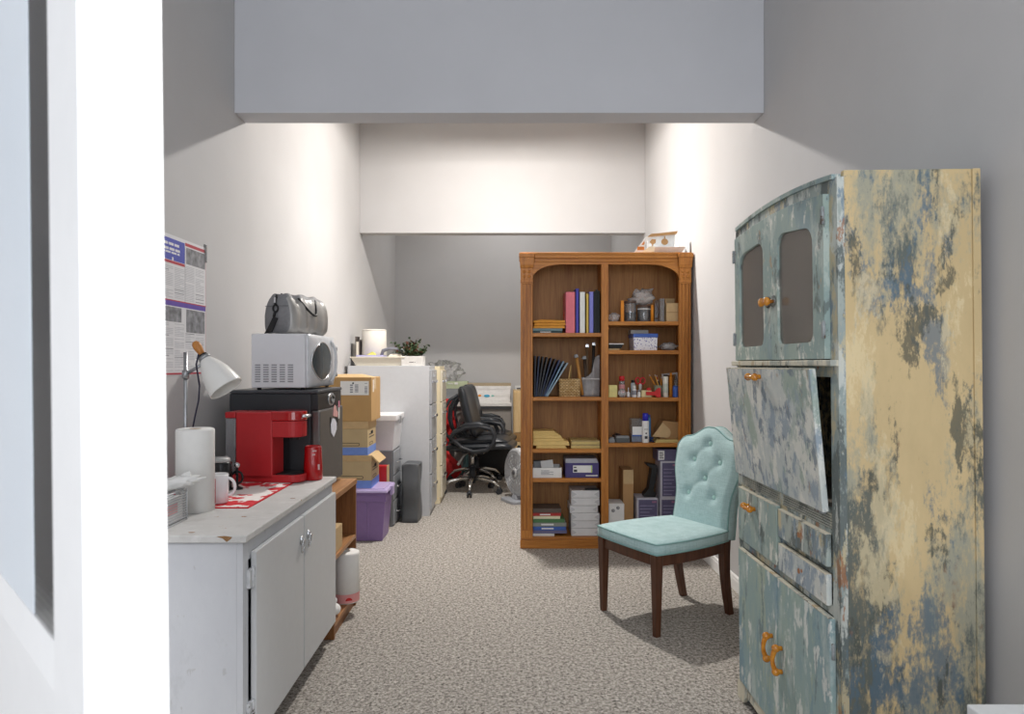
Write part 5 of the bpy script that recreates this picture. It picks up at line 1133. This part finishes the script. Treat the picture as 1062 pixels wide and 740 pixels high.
# on the filing cabinet
z = 1.3205; crm = pm('tray_cream', '#ddd6c6', .5, var=.02)
t = thing('tray', 'cream plastic tray of papers on top of the grey filing cabinet', 'tray', (-1.14, 6.1, z))
lo, hi = (-1.33, -.93, 6.04, 6.22, z), (-1.372, -.90, 6.02, 6.245, z+.075)
g = G(crm).tbox(lo, hi); obj('tub', g, t, .003); obj('rim', G(crm).ring([(-1.378, 6.014), (-.894, 6.014), (-.894, 6.251), (-1.378, 6.251)], [(-1.366, 6.026), (-.906, 6.026), (-.906, 6.239), (-1.366, 6.239)], z+.070, z+.080, 'z'), t, .002)
single('paper_sheets', G(pm('paper_lilac', '#b3b0d8', .6)).box(-1.33, -1.09, 6.04, 6.22, z+.0755, z+.095), 'lilac papers lying in the cream tray', 'paper', bevel=.002)
single('sticky_note', G(pm('note_yellow', '#e6e27a', .6)).prism([(-1.24, z+.0955), (-1.16, z+.0955), (-1.165, z+.112), (-1.19, z+.125)], 6.05, 6.10, 'y'), 'bent yellow note lying on the lilac papers', 'note')
c = (-1.225, 6.34, z); t = thing('waste_basket', 'white upright tapered bin at the back of the filing cabinet top', 'bin', c); obj('body', G(pm('bin_offwhite', '#e9e4da', .5, var=.02)).lathe([(0, 0), (.118, 0), (.110, .325), (.104, .335), (.09, .335), (0, .33)], c, 36, closed=False), t); obj('rim', G(pm('bin_offwhite', '#e9e4da')).tube([(c[0]+.108*math.cos(q), c[1]+.108*math.sin(q), z+.328) for q in [2*PI*i/32 for i in range(32)]], .006, 6, True), t)
t = thing('document_holder', 'dark folder standing left of the white tapered bin', 'folder', (-1.36, 6.33, z)); obj('cover', G(pm('folder_taupe', '#5b5350', .6)).box(-1.385, -1.377, 6.26, 6.42, z, z+.27).box(-1.352, -1.347, 6.262, 6.42, z, z+.24), t, .001); obj('pages', G(crm).box(-1.376, -1.353, 6.262, 6.415, z, z+.22), t)
t = thing('desk_phone', 'grey curved desk handset lying over the right end of the cream tray', 'phone', (-1.0, 6.12, z+.08))
obj('base', G(crm).tbox((-1.05, -.92, 6.06, 6.18, z+.0805), (-1.03, -.94, 6.07, 6.17, z+.105)), t, .003)
obj('handset', G(pm('handset_grey', '#7b7c85', .4)).tube([(-1.115, 6.1, z+.092), (-1.10, 6.1, z+.135), (-1.05, 6.1, z+.152), (-.99, 6.1, z+.150), (-.93, 6.1, z+.138), (-.905, 6.1, z+.11)], [.014, .017, .015, .017, .020, .014], 10), t)
t = thing('planter', 'white square planter box with a small printed mark on the filing cabinet', 'planter', (-.83, 6.12, z))
pl_ = pm('planter_white', '#dcdad6', .5)
P = [(-.925, 6.02), (-.735, 6.02), (-.735, 6.21), (-.925, 6.21)]; Q = [(-.915, 6.03), (-.745, 6.03), (-.745, 6.20), (-.915, 6.20)]
obj('box', G(pl_).ring(P, Q, z, z+.085, 'z').prism(Q, z, z+.01, 'z'), t, .002); obj('mark', G(inkd).box(-.855, -.815, 6.0192, 6.02, z+.030, z+.035).box(-.808, -.802, 6.0192, 6.02, z+.030, z+.035), t); obj('soil', G(pm('soil', '#3c3026', .9, var=.3)).box(-.915, -.745, 6.03, 6.20, z+.055, z+.065), t)
t = thing('potted_plant', 'dark green leafy plant with reddish tips growing in the white planter', 'plant', (-.83, 6.12, z+.0655)); rr = random.Random(11)
stm = G(pm('stem_green', '#4c5a34', .7)); lf = G(pm('leaf_green', '#2f4427', .5, var=.3, scale=40)); lr = G(pm('leaf_red', '#6f3b30', .5, var=.3, scale=40))
for k in range(60):
    a = rr.uniform(0, 2*PI); l_ = rr.uniform(.06, .17); b0 = Vector((-.83+rr.uniform(-.05, .05), 6.12+rr.uniform(-.05, .05), z+.060)); tip = b0+Vector((math.cos(a)*l_*(1.15 if math.cos(a) < 0 else .85), math.sin(a)*l_*.5, rr.uniform(.05, .155)*(1.25-l_*2.5)+.01))
    stm.tube([b0, (b0+tip)/2+Vector((0, 0, .02)), tip], .0022, 5)
    for q in range(5):
        p = b0.lerp(tip, .45+.14*q); g = lr if rr.random() < .22 else lf; d1 = Vector((rr.uniform(-1, 1), rr.uniform(-1, 1), rr.uniform(-.2, .9))).normalized()*rr.uniform(.026, .046); s1 = d1.cross(Vector((rr.uniform(-1, 1), rr.uniform(-1, 1), 1))).normalized()*.013
        v = g.pts([p, p+d1*.5+s1+Vector((0, 0, .003)), p+d1, p+d1*.5-s1+Vector((0, 0, .003))]); g.face(v)
obj('stems', stm, t); obj('leaves', lf, t, norm=False); obj('red_leaves', lr, t, norm=False)
# ---------------------------------------------------------------- the far bay
dk = thing('desk', 'long white topped desk with grey fabric panel along the far wall', 'desk', (-.4, 8.4, 0))
fab = pm('panel_fabric', '#98938d', .9, var=.12, scale=90, bump=.2)
obj('fabric_panel', G(fab).box(-.62, .06, 8.20, 8.24, .03, .80), dk, .004); obj('panel_trim', G(greyp).box(-.63, .06, 8.19, 8.25, .80, .835), dk, .003)
obj('worktop', G(pm('worktop_white', '#d9d7d2', .4)).box(-.95, .065, 8.12, 8.80, .8355, .872), dk, .003)
for x in (-.93, .01): obj('leg', G(greyp).box(x, x+.05, 8.26, 8.78, 0, .835), dk)
z = .8725; far = 'flat boxes stacked on the far desk'
wbx = pm('carton_white', '#e4e2e0', .5)
def carton(px0, px1, y0, dep, za, zb, m, label, bev=.003, grp=far, name='flat_box'):
    a, b = xs(px0, px1, y0); t = thing(name, label, 'box', ((a+b)/2, y0+dep/2, za), group=grp); h = zb-za
    obj('body', G(m).box(a, b, y0, y0+dep, za, za+h*.55), t, bev); obj('lid', G(m).box(a-.004, b+.004, y0-.004, y0+dep+.004, za+h*.55, zb), t, bev); return t, a, b
carton(466, 529, 8.30, .4, z, .905, wbx, 'lowest long white box on the far desk')
t, a, b = carton(480, 529, 8.30, .38, .9055, .985, wbx, 'long white box with an orange and blue print on the far desk')
g = G(orange).ball((X(497.5, 8.3), 8.294, .955), .02, (1, .15, .7)); g.use(pm('cyan', '#3fa3c8', .5)).ball((X(505, 8.3), 8.294, .952), .026, (1.4, .12, .65)); g.use(pm('teal_print', '#7cb7a8', .5)).ball((X(511, 8.3), 8.294, .952), .018, (1, .15, .6)); obj('print', g, t)
carton(484, 529.5, 8.32, .36, .9855, 1.070, wbx, 'topmost long white box on the far desk under the brown board')
single('board', G(pm('board_tan', '#a8987e', .7)).box(X(483, 8.34), X(530, 8.34), 8.34, 8.66, 1.0705, 1.102), 'flat tan board lying on the topmost long white box', 'board', bevel=.002)
carton(462, 482, 8.28, .36, .9055, 1.04, greyp, 'grey box at the left end of the far desk under the green box')
gbx = pm('box_pale_green', '#b9c3a2', .5); t, a, b = carton(462, 484, 8.27, .38, 1.0405, 1.125, gbx, 'pale green box on the grey box at the far desk')
obj('print', G(paper).box(a+.11, a+.15, 8.264, 8.2655, 1.09, 1.115).box(a+.03, a+.09, 8.264, 8.2655, 1.095, 1.105), t)
g = crumple((X(462, 8.4), 8.44, 1.2455), .12, (1.75, 1.0, 1.0), .34, 33, 40, 26); g.mats[0] = bagm2; single('plastic_bag', g, 'large clear crumpled plastic bag resting on the pale green box by the far wall', 'bag')
t = thing('power_plug', 'black plug on the far wall beside the oak bookcase', 'plug', (X(538, 8.8), 8.82, 1.02)); g = G(black).box(X(536, 8.8), X(541, 8.8), 8.795, 8.829, 1.005, 1.03); obj('body', g, t, .003); obj('wall_plate', G(paper).box(X(535, 8.8)-.01, X(541, 8.8)+.03, 8.824, 8.83, .98, 1.06), t)
# pale wooden cabinet right behind the bookcase
t = thing('wooden_cabinet', 'pale wooden cabinet half hidden behind the oak bookcase', 'cabinet', (.33, 8.3, 0)); pw2 = wood('pale_wood', '#c8a672', '#dcbf90', 'z', .5)
obj('body', G(pw2).box(.085, .56, 8.08, 8.62, 0, 1.02), t, .004); obj('door', G(pw2).box(.10, .545, 8.060, 8.079, .53, 1.0), t, .003); obj('drawer', G(pw2).box(.10, .545, 8.060, 8.079, .06, .42), t, .003); obj('rail', G(wood('mid_wood', '#8f6c40', '#a57f50', 'x', .5)).box(.09, .55, 8.055, 8.079, .43, .52), t, .002); obj('knob', G(black).cyl((.15, 8.03, .36), (.15, 8.06, .36), .02), t)
# fan
fl_ = thing('fan', 'round silver grey floor fan on the carpet left of the bookcase', 'fan', (.095, 6.64, 0), -1.1, local=True)
sv = pm('fan_silver', '#c5c6c8', .35, .3)
MR = Matrix.Translation((0, 0, .285)) @ Matrix.Rotation(PI/2, 4, 'X')
obj('housing', G(sv).lathe([(.0, .012), (.215, .012), (.232, .0), (.235, -.05), (.225, -.075), (.0, -.08)], n=40, M=MR, closed=False), fl_)
g = G(pm('fan_grille', '#aeb0b4', .35, .4))
for r in (.06, .09, .12, .15, .18, .21): g.tube([(r*math.cos(q), -.016, .285+r*math.sin(q)) for q in [2*PI*i/32 for i in range(32)]], .0028, 5, True)
for k in range(16): a = 2*PI*k/16; g.tube([(.05*math.cos(a), -.017, .285+.05*math.sin(a)), (.222*math.cos(a), -.012, .285+.222*math.sin(a))], .0025, 5)
obj('grille', g, fl_)
obj('hub', G(sv).lathe([(0, .024), (.045, .024), (.052, .012), (0, .012)], n=24, M=MR, closed=False), fl_); obj('badge', G(pm('badge_dark', '#5c5e64', .4)).lathe([(0, .028), (.022, .028), (.024, .024), (0, .024)], n=20, M=MR, closed=False), fl_)
obj('base', G(pm('fan_base', '#9a9da3', .4)).prism(rrect(-.15, .15, -.11, .11, .05), .001, .028, 'z').tbox((-.05, .05, -.03, .03, .028), (-.03, .03, -.02, .02, .07)), fl_, .004)
# office chair
cb = pm('chair_black', '#26292e', .38, var=.06, scale=12); cpl = pm('chair_plastic', '#2b2d31', .45); ch = pm('chair_chrome', '#c9c7c2', .22, .9)
def seatloft(g, x0, x1, hw_, z, tk, tilt, wf=.03):
    g.smooth = True
    def f(u, v):
        a = 2*PI*u; c, s = math.cos(a), math.sin(a); t = -1+2*v; e = max(0, 1-abs(t)**6)**.4; yy = hw_*t
        xx = (x0+x1)/2+(x1-x0)/2*math.copysign(abs(c)**.55, c)*(.85+.15*e); zz = z+tilt*(xx-x0)+tk/2*math.copysign(abs(s)**.6, s)*(.35+.65*e)-wf*max(0, (xx-x1+.14)/.14)**2
        return (xx, yy, zz)
    V = g.grid(f, 36, 15, wrap=True); g.face(V[0][::-1]); g.face(V[-1]); return g
def office_chair(loc, rz, label, base_rot, full=True):
    t = thing('office_chair', label, 'office chair', loc, rz, 'black office chairs in the far bay', local=True)
    for k in range(5):
        a = base_rot+2*PI*k/5; c, s = math.cos(a), math.sin(a)
        lg = obj('base_leg', G(ch).tube([(.02*c, .02*s, .145), (.12*c, .12*s, .15), (.24*c, .24*s, .125), (.30*c, .30*s, .075)], [.022, .019, .016, .012], 10), t)
        g = G(cpl); o = .008
        for q in (-1, 1): g.cyl((.30*c-s*q*.010, .30*s+c*q*.010, .030), (.30*c-s*q*.024, .30*s+c*q*.024, .030), .0295, n=18)
        g.cyl((.30*c, .30*s, .03), (.30*c, .30*s, .075), .009); g.ball((.30*c, .30*s, .052), .024, (1, 1, .6)); obj('caster', g, lg)
    obj('column', G(cpl).cyl((0, 0, .10), (0, 0, .27), .034).cyl((0, 0, .27), (0, 0, .285), .036, .02), t); obj('gas_lift', G(ch).cyl((0, 0, .27), (0, 0, .42), .016), t)
    obj('mechanism', G(cpl).box(-.11, .13, -.07, .07, .405, .445), t, .01)
    obj('lever', G(pm('lever_grey', '#9d9b98', .4)).tube([(-.03, -.07, .42), (-.06, -.16, .40), (-.11, -.20, .31)], [.007, .009, .014], 8), t)
    obj('seat', seatloft(G(cb), -.25, .45, .25, .475, .085, .07), t); 
    obj('seat_pad', seatloft(G(cb), -.20, .40, .225, .53, .06, .07), t)
    g = G(cb); g.smooth = True
    def bf(u, v):
        a = 2*PI*u; c, s = math.cos(a), math.sin(a); tt = -1+2*v; e = max(0, 1-abs(tt)**4)**.4; yy = .235*math.copysign(abs(c)**.7, c)*(.80+.2*e)
        zz = .85+.255*tt; xx = .045-.15*(zz-.60)/.5+.035*(yy/.23)**2+.056*math.copysign(abs(s)**.7, s)*(.3+.7*e)+.015*math.sin(6*zz)
        return (xx, yy, zz)
    V = g.grid(bf, 32, 21, wrap=True); g.face(V[0][::-1]); g.face(V[-1]); obj('backrest', g, t)
    for s in (-1, 1):
        obj('back_frame', G(cpl).tube([(-.12, s*.15, 1.02), (-.20, s*.17, .97), (-.265, s*.18, .86), (-.275, s*.18, .74), (-.24, s*.17, .62), (-.16, s*.14, .52), (-.05, s*.09, .44)], .016, 8), t)
        ps = [(-.13, s*.27, .565), (-.16, s*.29, .60), (-.12, s*.295, .655), (0, s*.295, .705), (.13, s*.295, .715), (.25, s*.29, .69), (.285, s*.285, .63), (.27, s*.275, .54), (.20, s*.265, .475), (.07, s*.265, .455), (-.05, s*.265, .49)]
        ar = obj('armrest', G(cpl).tube(ps, [.022, .024, .026, .027, .027, .025, .022, .022, .022, .02, .02], 10, True), t)
        obj('arm_pad', G(cb).tube([(-.09, s*.295, .685), (0, s*.295, .725), (.13, s*.295, .735), (.24, s*.292, .712)], [.020, .026, .026, .018], 10), ar)
    return t
office_chair((-.352, 7.12, 0), -.16, 'black padded office chair with loop arms and chrome base, the nearer one facing right', 1.05)
office_chair((-.345, 7.74, 0), -.12, 'black office chair partly hidden behind the nearer one, standing before the far desk', .6)
# red jacket heap left of the chairs
g = G(pm('red_cloth', '#c92a2c', .7, var=.25, scale=9)); g.smooth = True
def jf(u, v):
    a = 2*PI*u; k = .09+.05*math.sin(3*PI*v+.5)+.02*math.sin(5*a+7*v)+.012*math.sin(9*a-5*v); zt = .003+.93*v
    return (-.72+1.0*k*math.cos(a)+.035*math.sin(4*v*PI), 7.96+.85*k*math.sin(a), zt)
V = g.grid(jf, 36, 26, wrap=True); g.face(V[0][::-1]); g.face(V[-1]); single('jacket', g, 'crumpled red cloth bundle standing behind the cream filing cabinet left of the office chairs', 'jacket', org=(-.72, 7.96, 0))
g = G(pm('black_lump', '#1c1c1d', .6, var=.2)); g.ball((-.17, 8.115, .25), .25, (.98, .28, 1.0), 24, 14, e=.8); single('lump', g, 'black rounded sack under the far desk behind the office chairs', 'lump')  # flattened black ball filling the dark spot under the desk
g = G(pm('teal_bag', '#5d7f80', .7, var=.15)); g.smooth = True
def tf(u, v): a = 2*PI*u; return (-.49+.04*math.cos(a)*(1.1-.6*v)+.02*v, 8.11+.05*math.sin(a)*(1.1-.6*v), .002+.36*v)
V = g.grid(tf, 18, 8, wrap=True); g.face(V[0][::-1]); g.face(V[-1]); single('cloth_bag', g, 'small grey teal cloth bag beside the red bundle in the far bay', 'bag', org=(-.49, 8.11, 0))
# ---------------------------------------------------------------- light and camera
def light(name, typ, loc, rot, energy, color, **k):
    d = bpy.data.lights.new(name, typ); d.energy = energy; d.color = color
    for a, b in k.items(): setattr(d, a, b)
    o = bpy.data.objects.new(name, d); COL.objects.link(o); o.location = loc; o.rotation_euler = rot; return o
light('ceiling_bulb', 'POINT', (0, 5.2, 3.40), (0, 0, 0), 100, (1, .95, .89), shadow_soft_size=.03)
light('bulb_down_fill', 'AREA', (0, 5.2, 3.42), (0, 0, 0), 32, (1, .96, .91), shape='DISK', size=.12)  # added under the bulb to send more light down
light('bulb_down_spot', 'SPOT', (0, 5.2, 3.40), (0, 0, 0), 165, (1, .96, .91), spot_size=math.radians(140), spot_blend=1.0, shadow_soft_size=.05)  # added cone, strengthens the bulb towards the floor
light('far_bay_fill', 'AREA', (0, 8.0, 3.70), (0, 0, 0), 17, (1, .98, .96), shape='RECTANGLE', size=1.2, size_y=.6)  # added fill that lifts the dim far bay
light('front_room_light', 'AREA', (.0, -2.45, 1.9), (PI/2, 0, 0), 108, (.89, .93, 1), shape='RECTANGLE', size=2.5, size_y=2.6)  # unseen area light for the soft cool light from behind the camera
light('front_ceiling_fill', 'AREA', (0, .5, 3.72), (0, 0, 0), 14, (.89, .93, 1), shape='RECTANGLE', size=1.8, size_y=1.8)  # added overhead fill for the front of the room
tgt = Vector((-.40, .46, 1.25)); src = Vector((1.15, -.55, 2.6)); q = (tgt-src).to_track_quat('-Z', 'Y').to_euler()
light('door_edge_spot', 'SPOT', src, q, 380, (1, 1, 1), spot_size=math.radians(42), spot_blend=.6, shadow_soft_size=.06)  # added spot that bleaches the near door edge white
w = bpy.data.worlds.new('world'); SC.world = w; w.use_nodes = True
w.node_tree.nodes['Background'].inputs['Color'].default_value = (.75, .78, .82, 1); w.node_tree.nodes['Background'].inputs['Strength'].default_value = .3
cam = bpy.data.cameras.new('camera'); co = bpy.data.objects.new('camera', cam); COL.objects.link(co)
co.location = (0, 0, H); co.rotation_euler = (PI/2, 0, 0)
cam.sensor_fit = 'HORIZONTAL'; cam.sensor_width = 36; cam.lens = 36*F/1062
cam.shift_x = (531-CX)/1062; cam.shift_y = (CY-370)/1062; cam.clip_start = .02
cam.dof.use_dof = True; cam.dof.focus_distance = 4.0; cam.dof.aperture_fstop = 9.0
SC.camera = co
vs = SC.view_settings; vs.view_transform = 'Standard'; vs.look = 'None'; vs.exposure = 0; vs.gamma = 1; vs.use_curve_mapping = False
SC.cycles.max_bounces = 10; SC.cycles.diffuse_bounces = 5; SC.cycles.transparent_max_bounces = 16; SC.cycles.use_denoising = True
